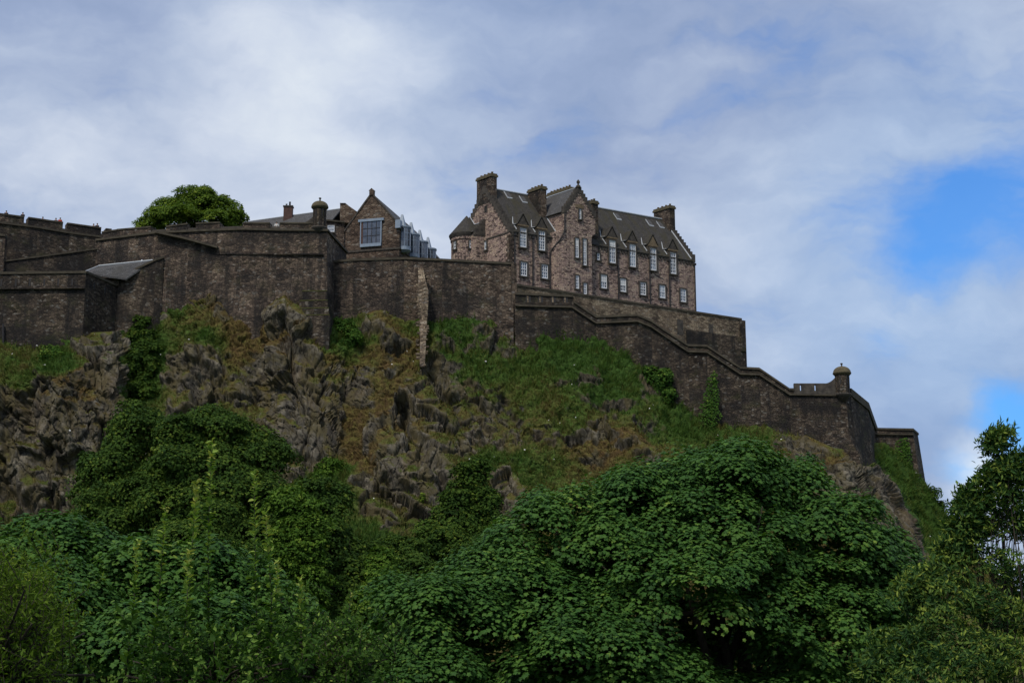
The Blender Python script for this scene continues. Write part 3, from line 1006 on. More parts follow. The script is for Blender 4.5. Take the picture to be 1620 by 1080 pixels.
# big left battery (face with string course) and its parapet
lineBpts = [(152, 379, 216), (247, 367.3, 212.3), (300, 364.8, 211.8), (385, 361.5, 210.6), (440, 363, 210), (517, 363.5, 209), (548, 398, 220)]
rootB, lineB = curtain('battery_wall', lineBpts, [470, 480, 480, 500, 505, 520, 470], M['wallb'], 'tall rubble battery wall below the leafy tree and the left sentry turret', 'wall', thick=2.2, coping=False, batter=0.045)
string_course(rootB, [(p[0], p[1] + 1.0, p[2]) for p in lineBpts], 0.25, 0.3)
string_course(rootB, [(247, 367.9, 211.9), (290, 377, 211.4), (345, 392, 210.7)], 0.5, 0.3, name='raking_ledge')
string_course(rootB, [(345, 402, 211.2), (385, 402.5, 210.6), (512, 403, 208.9)], 0.34, 0.2, M['wall'], 'offset_ledge')
merlons(rootB, lineB, [(160, 366, 184, 362.5, (379, 375)), (184.5, 362, 238, 357.5, (375, 368)), (262, 357, 296, 352.5, (366, 364.5)), (309, 352, 347, 350.5, (364, 362.5)),
                       (384, 351.5, 426, 351.5, (361.4, 362.4)), (442, 351.5, 497, 351.5, (362.5, 363))], -0.1, 1.3, M['wallb'])
# low parapet in the embrasures
mb = MB()
pl = [along(lineB, px) for px in (184, 247.5, 300, 385, 440, 500)]
mb.sweep(pl, -0.25, 1.0, [p[2] + 0.45 for p in pl], [p[2] - 0.2 for p in pl])
mb.build('parapet_sill', M['trim'], rootB)
# curved rise of the parapet up to the turret
mb = MB()
cv = []
for t in np.linspace(0, 1, 7):
    px = 476 + 20 * t
    a = along(lineB, px)
    cv.append((a[0], a[1] + 0.5, z_at(px, 351.5 - 13 * t ** 1.7, a)))
mb.sweep(cv, 0, 0.7, [c[2] for c in cv], [c[2] - 2.2 for c in cv])
mb.build('turret_ramp', M['trim'], rootB)
# stepped footing at its right corner
for kx, (y0, y1) in enumerate(((461, 476), (476, 488), (488, 499), (499, 512))):
    a0, a1 = P(478 - kx * 4, y0, 207.6 - 0.35 * kx), P(517 + kx * 1.5, y0, 207.3 - 0.35 * kx)
    mb = MB()
    mb.sweep([a0, a1], 0, 3.5, [a0[2]] * 2, [a0[2] - 6] * 2)
    f = mb.build('footing', M['wall'], rootB)
    mb = MB()
    mb.sweep([a0, a1], 0.05, 0.4, [a0[2] + 0.1] * 2, [a0[2] + 0.004] * 2)
    mb.build('moss', plain_mat('moss', (0.05, 0.055, 0.015), (0.10, 0.10, 0.03), 2.0, 0.95) if kx == 0 else bpy.data.materials['moss'], f)

# the low face right of the loopholed bastion, with a raking coping
rootR, lineR = curtain('raking_wall', [(187, 437, 210.9), (247, 409, 211.3), (259, 405, 211.7)], [545, 500, 490], M['wall'], 'dark rubble wall with a raking coping beside the slate lean-to roof', 'wall', thick=1.2, batter=0.03)

# loopholed bastion at the left edge
rootD, lineD = curtain('bastion_wall', [(-200, 432, 204), (0, 430.5, 205), (136, 428.7, 205), (189, 451.5, 211.4)], [545, 540, 535, 545], M['wall'], 'low dark bastion wall with a row of loopholes above the left crag', 'wall', thick=1.3, batter=0.03)
for px in (2, 25, 47, 70, 92, 114, 148, 165):
    a = along(lineD, px)
    b = along(lineD, px + 2.6)
    py = 441 if px < 130 else 441 + (px - 136) * 0.42
    mb = MB()
    mb.sweep([a, b], 0.05, 0.1, [z_at(px, py, a)] * 2, [z_at(px, py + 12, a)] * 2)
    hole = mb.build('loophole', M['iron_and_shade'], rootD)  # black slab on the face paints the shade inside the opening
    mb = MB()
    for o0, o1 in ((-1.1, -0.15), (2.75, 3.7)):
        a2, b2 = along(lineD, px + o0), along(lineD, px + o1)
        mb.sweep([a2, b2], 0.09, 0.1, [z_at(px, py, a)] * 2, [z_at(px, py + 12, a)] * 2)
    mb.build('jamb', M['wallb'], hole)
string_course(rootD, [(-200, 458, 203.8), (0, 457, 204.8), (134, 456, 204.8)], 0.25, 0.16, M['wallb'])
mb = MB()
mb.tube([P(5, 512, 204.4), P(5, 545, 204.3)], 0.14, 8)
mb.build('drainpipe', M['iron_and_shade'], rootD)

# slate lean-to between them
shed = empty('lean_to_shed', P(175, 445, 212), 'slate lean-to roof with pale flashing tucked behind the bastion wall', 'shed')
r0, r1, r2, r3 = P(156, 421.5, 214), P(242, 412.5, 212.2), P(200, 440, 209.9), P(133, 431, 209.0)
mb = MB()
mb.prism([r3, r2, r1, r0], np.array([0, 0, -0.25]))
mb.build('roof', M['slate_b'], shed)
mb = MB()
mb.tube([r0 + [0, 0, 0.08], r1 + [0, 0, 0.08]], 0.13, 6)
mb.tube([r3 + [0, 0, 0.08], r0 + [0, 0, 0.08]], 0.09, 6)
mb.build('flashing', M['lead'], shed)
mb = MB()
mb.prism([P(165, 452, 210.2), P(187, 452, 210.6), P(187, 440, 210.6), P(165, 440, 210.2)], np.array([0.2, 2.0, 0]))
mb.build('wall', M['wallb'], shed)
mb = MB()
mb.tube([P(224.5, 411, 212.6), P(224.5, 419, 212.6)], 0.12, 8)
mb.build('vent_pipe', M['white'], shed)

# long middle wall
rootA, lineA = curtain('curtain_wall', [(520, 412.5, 212.4), (560, 409.5, 212.2), (640, 407, 212.0), (700, 409.5, 212.3), (812, 415.5, 213.2)], [515, 515, 515, 515, 525], M['wallb'],
                       'long level rubble curtain wall between the left sentry turret and the big building', 'wall', thick=1.6, batter=0.05)
mb = MB()
mb.sweep([P(809, 415.5, 213.0), P(817, 416, 213.2)], 0.1, 1.8, [P(812, 417.2, 213.1)[2]] * 2, [40] * 2)
mb.build('end_pier', M['wallb'], rootA)

# ruined rib of masonry climbing the rock
rib = empty('ruined_rib', surf(669, 540)[0], 'ruined masonry rib running down the rock from the curtain wall', 'ruin')
mb = MB()
prev = None
sect = []
for py, px0, px1, Y in ((424, 661, 669, 211.7), (440, 661, 673, 210.7), (460, 661, 677, 209.9), (480, 661.5, 677, 209.1), (500, 663, 676, 208.4), (520, 664, 675.5, 207.4), (540, 665, 674, 206.5), (560, 664, 673, 205.7), (580, 663, 671, 205.0)):
    j = rng.uniform(-1, 1, 2)
    sect.append((P(px0 + j[0], py, Y), P(px1 + j[1], py, Y), P(px1 + j[1], py, Y + 3.5), P(px0 + j[0], py, Y + 3.5)))
V = [p for s in sect for p in s]
Fq = [(0, 1, 2, 3)]
for s in range(len(sect) - 1):  # noqa
    for e in range(4):
        Fq.append((4 * s + e, 4 * (s + 1) + e, 4 * (s + 1) + (e + 1) % 4, 4 * s + (e + 1) % 4))
mb.add(V, Fq)
for k in range(70):
    py = random.uniform(430, 578)
    t = (py - 424) / 156
    Y = 211.6 - 6.6 * t
    px = random.choice((random.uniform(660, 664), random.uniform(671, 677) - 4 * max(0, t - .6)))
    c = P(px, py, Y)
    s = random.uniform(0.12, 0.28)
    fr = lambda a, b, c_, c=c: c + np.array([a, b, c_])
    mb.frame_box(fr, -s, s, -s * 0.7, s * 1.5, -s * 0.5, s * 0.5)
mb.build('masonry', M['walll'], rib)

# inner terrace wall in front of the big building, in the building's own frame
EX = np.array([math.sin(math.radians(60)), math.cos(math.radians(60)), 0])
EG = np.array([-math.sin(math.radians(42)), math.cos(math.radians(42)), 0])
OH = P(806, 430, 227)
OH = np.array([OH[0], OH[1], 0])


def Hf(s, t, z):
    return OH + s * EX + t * EG + np.array([0, 0, z])


def on_facade(px, py, t=0.0):
    n = np.array([-EX[1], EX[0], 0])
    o = OH + t * EG
    d = ray(px, py)
    q = d * (np.dot(o, n) / np.dot(d, n))
    return float(np.dot(q - o, EX)), float(q[2])


def on_gable(px, py, s=0.0):
    n = np.array([EG[1], -EG[0], 0])
    o = OH + s * EX
    d = ray(px, py)
    q = d * (np.dot(o, n) / np.dot(d, n))
    return float(np.dot(q - o, EG)), float(q[2])


TG = -6.0
gp = []
for px, py in ((800, 446.5), (900, 461.5), (1000, 477), (1100, 492.3), (1173, 503.5)):
    s, z = on_facade(px, py, TG)
    gp.append((Hf(s, TG, 0)[0], Hf(s, TG, 0)[1], z))
gp = [np.array(p) for p in gp]
rootG = empty('terrace_wall', (gp[2][0], gp[2][1], 40), 'pale rubble terrace wall directly below the big building', 'wall')
mb = MB()
mb.sweep(gp, 0, 1.4, [p[2] - 0.3 for p in gp], [40] * len(gp), 0.0)
mb.build('wall', M['walll'], rootG)
mb = MB()
mb.sweep(gp, 0.12, 1.5, [p[2] for p in gp], [p[2] - 0.296 for p in gp])
mb.build('coping', M['coping'], rootG)
e0 = gp[-1]
z1 = z_at(1178, 507, e0)
mb = MB()
pe = [e0 - EX * 0.5, e0 + EX * 0.55]
mb.sweep(pe, 0.28, 3.0, [z1] * 2, [z_at(1178, 556, e0)] * 2)
mb.sweep([e0 - EX * 0.5, e0 + EX * 0.3], 0.1, 3.0, [z_at(1178, 556, e0)] * 2, [38] * 2, 0.05)
mb.build('end_pier', M['wall'], rootG)
mb = MB()
for px0, px1, y0, y1 in ((1121, 1128, 512, 534), (1071, 1081, 505, 530)):
    s0, za = on_facade(px0, y0, TG)
    s1, zb = on_facade(px1, y1, TG)
    mb.frame_box(lambda a, b, c: Hf(a, TG, c) + np.array([EX[1], -EX[0], 0]) * b, s0, s1, 0.03, -0.3, zb, za)
mb.build('blocked_opening', M['trim'], rootG)
s0, za = on_facade(1085, 531, TG)
s1, zb = on_facade(1178, 540, TG)
mb = MB()
mb.frame_box(lambda a, b, c: Hf(a, TG, c) + np.array([EX[1], -EX[0], 0]) * b, s0, s1 + 0.2, 0.14, -0.3, zb - 6, zb + 0.6)
mb.build('buttress', M['wall'], rootG)

# stepped outer wall going down to the right
outer = [(815, 463, 212.8), (907, 467, 212.8), (908, 476, 212.8), (943, 499.5, 213.0), (1008, 496.7, 212.2), (1030, 506, 212.4), (1050, 520, 212.8), (1088, 544.5, 213.2), (1118, 545.5, 213.2), (1171, 580, 213.4), (1201, 581.5, 213.3), (1249, 614, 213.3), (1256.5, 614, 213.2)]
bottoms = [530, 530, 530, 550, 580, 610, 630, 660, 680, 695, 700, 710, 710]
rootH, lineH = curtain('outer_stair_wall', outer, bottoms, M['wall'], 'dark outer wall stepping down to the right in sloping and level lengths', 'wall', thick=1.3, batter=0.035, cope_h=0.3, drop=7)
string_course(rootH, [(815, 483.5, 212.7), (905, 486, 212.7), (943, 511, 212.9), (1008, 508, 212.1), (1030, 517, 212.3), (1050, 531, 212.7), (1088, 556, 213.1), (1118, 557, 213.1), (1171, 591.5, 213.3), (1201, 592.5, 213.2), (1249, 624, 213.2), (1342, 625.5, 213.0)], 0.26, 0.24)
for px in (832, 851.5, 871.5, 891):
    a = along(lineH, px)
    b = along(lineH, px + 7.5)
    mb = MB()
    mb.sweep([a, b], 0.035, 0.05, [z_at(px, 466.5, a)] * 2, [z_at(px, 478.5, a)] * 2)
    lo = mb.build('gun_loop', M['iron_and_shade'], rootH)  # flat black block paints the dark of the gun opening
    mb = MB()
    mb.sweep([along(lineH, px + 1.6), along(lineH, px + 4.2)], 0.06, 0.05, [z_at(px, 468, a)] * 2, [z_at(px, 478.4, a)] * 2)
    mb.build('splay', M['walll'], lo)
# lowest bastion with the right sentry turret
rootK, lineK = curtain('turret_bastion', [(1249, 623, 213.2), (1300, 624, 213.1), (1338, 624.5, 213.0), (1346, 626, 214), (1373, 648, 220), (1386, 680, 231)], [720, 725, 735, 735, 720, 705], M['wall'],
                       'dark bastion wall under the right sentry turret with a flared stepped base', 'wall', thick=1.3, coping=False, batter=0.05)
lk = wall_line([(1256.5, 614, 213.1), (1342, 614, 213.0)])


def par_piece(px0, px1, t, b):
    a, c = along(lk, px0), along(lk, px1)
    m_ = MB()
    m_.sweep([a, c], -0.05, 0.6, [z_at(px0, t, a), z_at(px1, t, c)], [z_at(px0, b, a), z_at(px1, b, c)])
    return m_


mb = par_piece(1256.5, 1345, 617.5, 624)
for x0, x1 in ((1256.5, 1265.7), (1268.3, 1288.8), (1291.4, 1305)):
    q = par_piece(x0, x1, 608.5, 617.4)
    mb.add(q.v, q.f)
q = par_piece(1256.5, 1305, 606, 608.4)
mb.add(q.v, q.f)
mb.build('parapet', M['trim'], rootK)
mb = MB()
cv = []
for t in np.linspace(0, 1, 8):
    px = 1305 + 17 * t
    a_ = along(lk, px)
    cv.append((a_[0], a_[1], z_at(px, 606.2 - 9.5 * t ** 2, a_)))
mb.sweep(cv, -0.05, 0.6, [c[2] for c in cv], [z_at(1310, 617.4, cv[0])] * len(cv))
mb.build('turret_ramp', M['trim'], rootK)
fl = wall_line([(1345, 614, 213.8), (1373, 637, 220), (1387, 676.5, 231)])
mb = MB()
mb.sweep(fl, 0.16, 0.6, [p[2] for p in fl], [p[2] - 1.05 for p in fl])
mb.build('flank_parapet', M['coping'], rootK)
for kx in range(9):
    y0 = 676 + kx * 5.2
    x0, x1 = 1312 - kx * 2.0 - (kx % 3) * 3, 1341 + 0.13 * kx * kx + kx * 1.4
    a0, a1 = P(x0, y0, 212.6 - 0.32 * kx), P(x1, y0, 212.4 - 0.32 * kx)
    a2 = a1 + np.array([0.9, 5.0, 0])
    mb = MB()
    mb.sweep([a0, a1, a2], 0, 1.0, [a0[2]] * 3, [a0[2] - 5] * 3)
    mb.build('footing', M['wall'], rootK)

rootJ, lineJ = curtain('far_bastion', [(1384, 676.5, 229), (1443.5, 677.5, 229), (1452, 685, 236)], [790, 790, 790], M['wall'], 'small dark far bastion at the right end of the castle walls with ivy', 'wall', thick=6, batter=0.10, cope_h=0.3)
string_course(rootJ, [(1384, 686.5, 228.8), (1444.5, 687, 228.8)], 0.2, 0.2)


def sentry_turret(px, pys, Y, half_px, label):
    """round sentry box: corbelled base, drum, domed stone roof and ball finial; pys: finial top, dome top, eave, drum base, corbel bottom"""
    c = P(px, pys[2], Y)
    zf, zd, ze, zb, zc = (P(px, y, Y)[2] for y in pys)
    r = half_px / F * Y
    root = empty('sentry_turret', (c[0], c[1], zc), label, 'turret', 'domed sentry turrets on the walls')
    mb = MB()
    mb.lathe(c, [(r * 0.25, zc), (r * 0.5, zc + 0.3 * (zb - zc)), (r * 0.55, zc + 0.32 * (zb - zc)), (r * 0.85, zc + 0.6 * (zb - zc)), (r * 0.88, zc + 0.62 * (zb - zc)), (r * 1.18, zb - 0.18), (r * 1.18, zb)], 24)
    mb.build('corbel', M['trim'], root, True)
    mb = MB()
    mb.lathe(c, [(r, zb + 0.004), (r, ze - 0.1)], 24)
    mb.build('drum', M['wall'], root, False)
    mb = MB()
    prof = [(r * 1.02, ze - 0.3), (r * 1.28, ze - 0.02), (r * 1.28, ze + 0.1)]
    for t in np.linspace(0.05, 1, 9):
        a_ = t * math.pi / 2
        prof.append((r * 1.18 * math.cos(a_) + 0.05, ze + 0.12 + (zd - ze - 0.12) * math.sin(a_)))
    mb.lathe(c, prof, 24)
    dome = mb.build('dome', M['lichen'], root, True)
    mb = MB()
    zs = zf - zd
    mb.lathe(c, [(0.16, zd - 0.1), (0.1, zd + 0.3 * zs), (0.09, zd + 0.5 * zs), (0.17, zd + 0.66 * zs), (0.2, zd + 0.8 * zs), (0.12, zd + 0.95 * zs), (0.02, zf)], 12)
    mb.build('finial', M['trim'], root, True)
    for sgn in (-0.45, 0.5):
        a_ = -math.pi / 2 + sgn
        pc = np.array([c[0] + r * math.cos(a_), c[1] + r * math.sin(a_), 0])
        tx = np.array([-math.sin(a_), math.cos(a_), 0])
        no = np.array([math.cos(a_), math.sin(a_), 0])
        mb = MB()
        mb.frame_box(lambda a, b, cc: pc + tx * a - no * b + np.array([0, 0, cc]), -0.07, 0.07, -0.02, 0.1, zb + 0.45 * (ze - zb), zb + 0.8 * (ze - zb))
        mb.build('loop_slit', M['iron_and_shade'], root)  # slit not cut through; its inner shade is a black strip
    return root


sentry_turret(506, (312.5, 318.5, 328.5, 360, 374), 209.6, 11.2, 'domed stone sentry turret on the left battery corner near the brown gable')
sentry_turret(1332, (574, 579.5, 591, 623, 637), 213.2, 11.6, 'domed stone sentry turret on the lowest bastion at the right')

# ------------------------------------------------------------------ the big gabled building
ZB, ZE, ZR = 56.0, 68.1, 76.0
LH, TH = 34.3, 11.6
TR = TH / 2
hosp = empty('castle_house', Hf(LH / 2, TR, ZB), 'large pink stone building with crow stepped gables and white sash windows', 'building')
mb = MB()
ft = [Hf(0, 0, ZB), Hf(LH, 0, ZB), Hf(LH, TH, ZB), Hf(0, TH, ZB)]
tp = [Hf(0, 0, ZE), Hf(LH, 0, ZE), Hf(LH, TH, ZE), Hf(0, TH, ZE)]
ap = [Hf(0, TR, ZR + 0.1), Hf(LH, TR, ZR + 0.1)]
mb.add(ft + tp + ap, [(3, 2, 1, 0), (0, 1, 5, 4), (2, 3, 7, 6), (3, 0, 4, 8, 7), (1, 2, 6, 9, 5)])
mb.build('wall', M['pink'], hosp)


def slab(m_, a, b, c, d, th):
    a, b, c, d = (np.asarray(p, float) for p in (a, b, c, d))
    n = np.cross(b - a, d - a)
    n /= np.linalg.norm(n)
    m_.prism([a, b, c, d], -n * th)


sl_ = (ZR - ZE) / TR
mb = MB()
slab(mb, Hf(0.5, -0.25, ZE - 0.25 * sl_ + 0.2), Hf(LH - 0.5, -0.25, ZE - 0.25 * sl_ + 0.2), Hf(LH - 0.5, TR, ZR + 0.2), Hf(0.5, TR, ZR + 0.2), 0.18)
slab(mb, Hf(LH - 0.5, TH + 0.25, ZE - 0.25 * sl_ + 0.2), Hf(0.5, TH + 0.25, ZE - 0.25 * sl_ + 0.2), Hf(0.5, TR, ZR + 0.2), Hf(LH - 0.5, TR, ZR + 0.2), 0.18)
mb.build('roof', M['slate'], hosp)
mb = MB()
mb.tube([Hf(0.5, TR, ZR + 0.26), Hf(LH - 0.5, TR, ZR + 0.26)], 0.15, 8)
mb.build('ridge', M['lead'], hosp)
# crow steps on the two end gables
def crow(m_, s0, s1, n=13):
    for k in range(n):
        for side in (0, 1):
            t0, t1 = TR * k / n, TR * (k + 1) / n
            zt = ZE + (t1) * sl_ + 0.42
            zb_ = ZE + t0 * sl_ - 0.25
            if side:
                t0, t1 = TH - t1, TH - t0
            if k == 0 and side == 0:
                t0 = -0.12
            m_.frame_box(Hf, s0, s1, t0, t1, zb_, zt)


mb = MB()
crow(mb, -0.06, 0.66)
mb.build('crow_steps', M['trim'], hosp)
mb = MB()
crow(mb, LH - 0.66, LH + 0.06)
mb.build('crow_steps', M['trim'], hosp)
mb = MB()
mb.tube([Hf(0.7, 0, ZE + 0.3), Hf(0.7, TR, ZR + 0.28)], 0.07, 6)
mb.build('flashing', M['slate'], hosp)
mb = MB()
mb.tube([Hf(LH - 0.72, -0.1, ZE + 0.2), Hf(LH - 0.72, TR - 0.8, ZR - 0.8)], 0.1, 6)
mb.build('flashing', M['lead'], hosp)
# dark cornice under the eaves, with small corbels
mb = MB()
mb.frame_box(Hf, 0.02, 7.4, -0.16, 0.05, ZE - 0.32, ZE - 0.02)
mb.frame_box(Hf, 15.2, LH - 0.02, -0.16, 0.05, ZE - 0.32, ZE - 0.02)
s = 0.3
while s < LH - 0.3:
    if not (7.4 < s < 15.2):
        mb.frame_box(Hf, s, s + 0.28, -0.14, 0.05, ZE - 0.75, ZE - 0.324)
    s += 0.62
mb.build('cornice', M['trim'], hosp)
# quoins and end pipe at the right corner, string on the gable
mb = MB()
z = 57.0
kx = 0
while z < ZE - 1.0:
    w = 0.75 if kx % 2 else 0.45
    mb.frame_box(Hf, -0.05, w, -0.05, 0.0, z, z + 0.4)
    mb.frame_box(Hf, -0.05, 0.0, -0.05, w, z, z + 0.4)
    z += 0.42
    kx += 1
mb.build('quoins', M['wallb'], hosp)
mb = MB()
mb.frame_box(Hf, -0.1, 0.0, 0.15, 5.2, 67.72, 67.92)
mb.build('string_course', M['trim'], hosp)


def window(s, z0, z1, w, cols, rows, t=0.0, surround=0.2, frame=None, parent=hosp, arch=False, deep=0.16, wmat=None):
    """white sash window: sooty stone surround > white frame with glazing bars, pane, sill"""
    fr = frame or (lambda a, b, c: Hf(s + a, t + b, c))
    h = w / 2
    sd = surround
    m1 = MB()
    for a0, a1, c0, c1 in ((-h - sd, -h, z0 - 0.05, z1), (h, h + sd, z0 - 0.05, z1), (-h - sd, h + sd, z1 + 0.003, z1 + sd)):
        m1.frame_box(fr, a0, a1, -deep, 0.0, c0, c1)
    wn = m1.build('window', M['trim'], parent)
    m2 = MB()
    m2.frame_box(fr, -h, h, -0.02, 0.0, z0, z1)
    m2.build('pane', M[random.choice(('glass', 'glass', 'glass2', 'glass3'))], wn)
    if rows > 3 and random.random() < 0.25:
        mbld = MB()
        mbld.frame_box(fr, -h + 0.05, h - 0.05, -0.023, -0.0205, z1 - (z1 - z0) * random.uniform(0.2, 0.5), z1 - 0.05)
        mbld.build('blind', M['cream'], wn)
    m3 = MB()
    e = 0.1
    for a0, a1, c0, c1 in ((-h, -h + e, z0, z1), (h - e, h, z0, z1), (-h + e, h - e, z0, z0 + e * 1.6), (-h + e, h - e, z1 - e, z1)):
        m3.frame_box(fr, a0, a1, -0.08, -0.024, c0, c1)
    zm = (z0 + z1) / 2
    if rows > 1:
        m3.frame_box(fr, -h + e, h - e, -0.09, -0.024, zm - 0.05, zm + 0.05)
    g = 0.028
    for i in range(1, cols):
        a = -h + e + (2 * h - 2 * e) * i / cols
        m3.frame_box(fr, a - g, a + g, -0.065, -0.026, z0 + e * 1.6, z1 - e)
    for i in range(1, rows):
        c = z0 + e + (z1 - z0 - 2 * e) * i / rows
        if abs(c - zm) > 0.12:
            m3.frame_box(fr, -h + e, h - e, -0.062, -0.03, c - g, c + g)
    m3.build('frame', wmat or M['white'], wn)
    m4 = MB()
    m4.frame_box(fr, -h - sd - 0.08, h + sd + 0.08, -deep - 0.1, 0.0, z0 - 0.24, z0 - 0.054)
    m4.build('sill', M['trim'], wn)
    return wn


TALL = [(827, 361, 391), (856.5, 366, 396), (968, 380.5, 416), (1000, 387, 422), (1032.5, 393, 427.5), (1064, 400, 433)]
LOWW = [(828, 415, 436.5), (861, 419, 440.5), (954.5, 435, 456), (985, 441, 461.5), (1016.5, 447, 466.5), (1047, 451.5, 471.5), (1080, 457.5, 477.5)]
for px, y0, y1 in LOWW:
    s, zt = on_facade(px, y0)
    _, zb_ = on_facade(px, y1)
    window(s, zb_, zt, 1.12, 3, 4)
for i, (px, y0, y1) in enumerate(TALL):
    s, zt = on_facade(px, y0, -0.12)
    _, zb_ = on_facade(px, y1, -0.12)
    wd = 1.15
    # dormer face, pediment and roof rising out of the eaves
    hw, zp, za = 0.86, zt + 0.5, zt + 2.05
    m1 = MB()
    m1.prism([Hf(s - hw, -0.1, ZE - 0.8), Hf(s + hw, -0.1, ZE - 0.8), Hf(s + hw, -0.1, zp), Hf(s - hw, -0.1, zp)], EG * 1.4)
    dm = m1.build('dormer', M['trim'], hosp)
    m2 = MB()
    m2.prism([Hf(s - hw - 0.02, -0.2, zp + 0.004), Hf(s + hw + 0.02, -0.2, zp + 0.004), Hf(s, -0.2, za)], EG * 0.4)
    m2.build('pediment', M['trim'] if i != 4 else M['warm'], dm)
    m2 = MB()
    m2.frame_box(Hf, s - hw - 0.05, s + hw + 0.05, -0.3, 0.1, zp - 0.22, zp + 0.02)
    m2.build('lintel', M['warm'], dm)
    m2 = MB()
    bt = (za - ZE) / sl_
    be = (zp - ZE) / sl_
    slab(m2, Hf(s - hw - 0.14, -0.26, zp + 0.02), Hf(s, -0.26, za + 0.2), Hf(s, bt + 0.2, za + 0.2), Hf(s - hw - 0.14, be + 0.1, zp + 0.02), -0.1)
    slab(m2, Hf(s, -0.26, za + 0.2), Hf(s + hw + 0.14, -0.26, zp + 0.02), Hf(s + hw + 0.14, be + 0.1, zp + 0.02), Hf(s, bt + 0.2, za + 0.2), -0.1)
    m2.build('dormer_roof', M['slate'], dm)
    m2 = MB()
    m2.tube([Hf(s - hw - 0.1, 0.0, ZE + 0.32), Hf(s - hw - 0.1, be + 0.05, zp + 0.34), Hf(s - 0.1, bt + 0.1, za + 0.22)], 0.08, 6)
    m2.tube([Hf(s - hw - 0.16, be, zp + 0.2), Hf(s - hw - 0.16, -0.1, zp + 0.06)], 0.06, 6)
    m2.build('flashing', M['lead'], dm)
    window(s, zb_, zt, wd, 3, 6, t=-0.12)
# small windows right of the wing, gable windows
s, zt = on_facade(946, 401)
window(s, zt - 1.05, zt, 0.55, 1, 2, surround=0.15)
gfr = lambda t0: (lambda a, b, c: Hf(b, t0 - a, c))
t0, zt = on_gable(769, 381.5)
window(0, zt - 1.35, zt, 0.5, 1, 2, frame=gfr(t0), surround=0.15)
t0, zt = on_gable(769, 327)
m1 = MB()
m1.frame_box(gfr(t0), -0.18, 0.18, -0.03, 0.0, zt - 0.9, zt)
sw = m1.build('slit_window', M['iron_and_shade'], hosp)  # black plate painted as the unlit inside of the slit
m1 = MB()
for a0, a1, c0, c1 in ((-0.3, -0.18, zt - 0.9, zt), (0.18, 0.3, zt - 0.9, zt), (-0.3, 0.3, zt + 0.003, zt + 0.14)):
    m1.frame_box(gfr(t0), a0, a1, -0.1, 0.0, c0, c1)
m1.build('surround', M['trim'], sw)

# cross wing with its crow stepped gable
TW = -1.2
sL, zeW = on_facade(893, 334, TW)
sR, _ = on_facade(941.5, 345, TW)
sA, zaW = on_facade(916.3, 299, TW)
sR2, _ = on_facade(936, 385, TW)
zsh = on_facade(940, 369, TW)[1]
TB = 9.0
mb = MB()
mb.prism([Hf(sL, TW, zsh), Hf(sR, TW, zsh), Hf(sR, TW, zeW), Hf(sA, TW, zaW), Hf(sL, TW, zeW)], EG * (TB - TW))
# lower part with its rounded inner corner
s72, _ = on_facade(872, 420, 0.0)
cur = []
for a_ in np.linspace(0, math.pi / 2, 9):
    cur.append((s72 + (sL + 0.9 - s72) * (1 - math.cos(a_)), TW * math.sin(a_)))
plan = cur + [(sR2, TW), (sR2, 0.2), (s72, 0.2)]
n = len(plan)
zc0 = zsh - 0.7
mb.add([Hf(a_, b_, ZB) for a_, b_ in plan] + [Hf(a_, b_, zc0) for a_, b_ in plan],
       [tuple(range(n - 1, -1, -1)), tuple(range(n, 2 * n))] + [(i, (i + 1) % n, (i + 1) % n + n, i + n) for i in range(n)])
# corbelling between the rounded lower and the square upper part
up_ = [(sL + (p[0] - s72) * 0.02, p[1]) if p[0] < sL else p for p in cur] + [(sR, TW), (sR, 0.2), (sL, 0.2)]
mb.add([Hf(a_, b_, zc0 + 0.002) for a_, b_ in plan] + [Hf(a_, b_, zsh - 0.002) for a_, b_ in up_],
       [tuple(range(n - 1, -1, -1)), tuple(range(n, 2 * n))] + [(i, (i + 1) % n, (i + 1) % n + n, i + n) for i in range(n)])
wing = mb.build('cross_wing', M['pink'], hosp)
slW = (zaW - zeW) / (sA - sL)
slW2 = (zaW - zeW) / (sR - sA)
mb = MB()
slab(mb, Hf(sL - 0.2, TW + 0.5, zeW - 0.2 * slW + 0.15), Hf(sA, TW + 0.5, zaW + 0.15), Hf(sA, TB, zaW + 0.15), Hf(sL - 0.2, TB, zeW - 0.2 * slW + 0.15), -0.15)
slab(mb, Hf(sA, TW + 0.5, zaW + 0.15), Hf(sR + 0.2, TW + 0.5, zeW - 0.2 * slW2 + 0.15), Hf(sR + 0.2, TB, zeW - 0.2 * slW2 + 0.15), Hf(sA, TB, zaW + 0.15), -0.15)
mb.build('roof', M['slate_b'], wing)
mb = MB()
mb.tube([Hf(sA, TW + 0.5, zaW + 0.35), Hf(sA, TB, zaW + 0.35)], 0.1, 6)
tj = (zeW - ZE) / sl_
mb.tube([Hf(sL - 0.06, 0.0, ZE + 0.3), Hf(sL - 0.06, tj, zeW + 0.25)], 0.09, 6)
mb.tube([Hf(sL - 0.5, TR - 0.6, ZR - 0.75), Hf(sL - 0.45, tj + 0.05, zeW + 0.3)], 0.1, 6)
mb.build('flashing', M['lead'], wing)
mb = MB()
nst = 8
for k in range(nst):
    for side in (0, 1):
        if side == 0:
            a0, a1, b0 = sL + (sA - sL) * k / nst, sL + (sA - sL) * (k + 1) / nst, zeW + (zaW - zeW) * k / nst
        else:
            a0, a1, b0 = sR - (sR - sA) * (k + 1) / nst, sR - (sR - sA) * k / nst, zeW + (zaW - zeW) * k / nst
        mb.frame_box(Hf, a0 - (0.1 if k == 0 and side == 0 else 0), a1 + (0.1 if k == 0 and side else 0), TW - 0.08, TW + 0.55, b0 - 0.25, b0 + (zaW - zeW) / nst + 0.36)
mb.build('crow_steps', M['trim'], wing)
fc = Hf(sA, TW + 0.2, 0)
mb = MB()
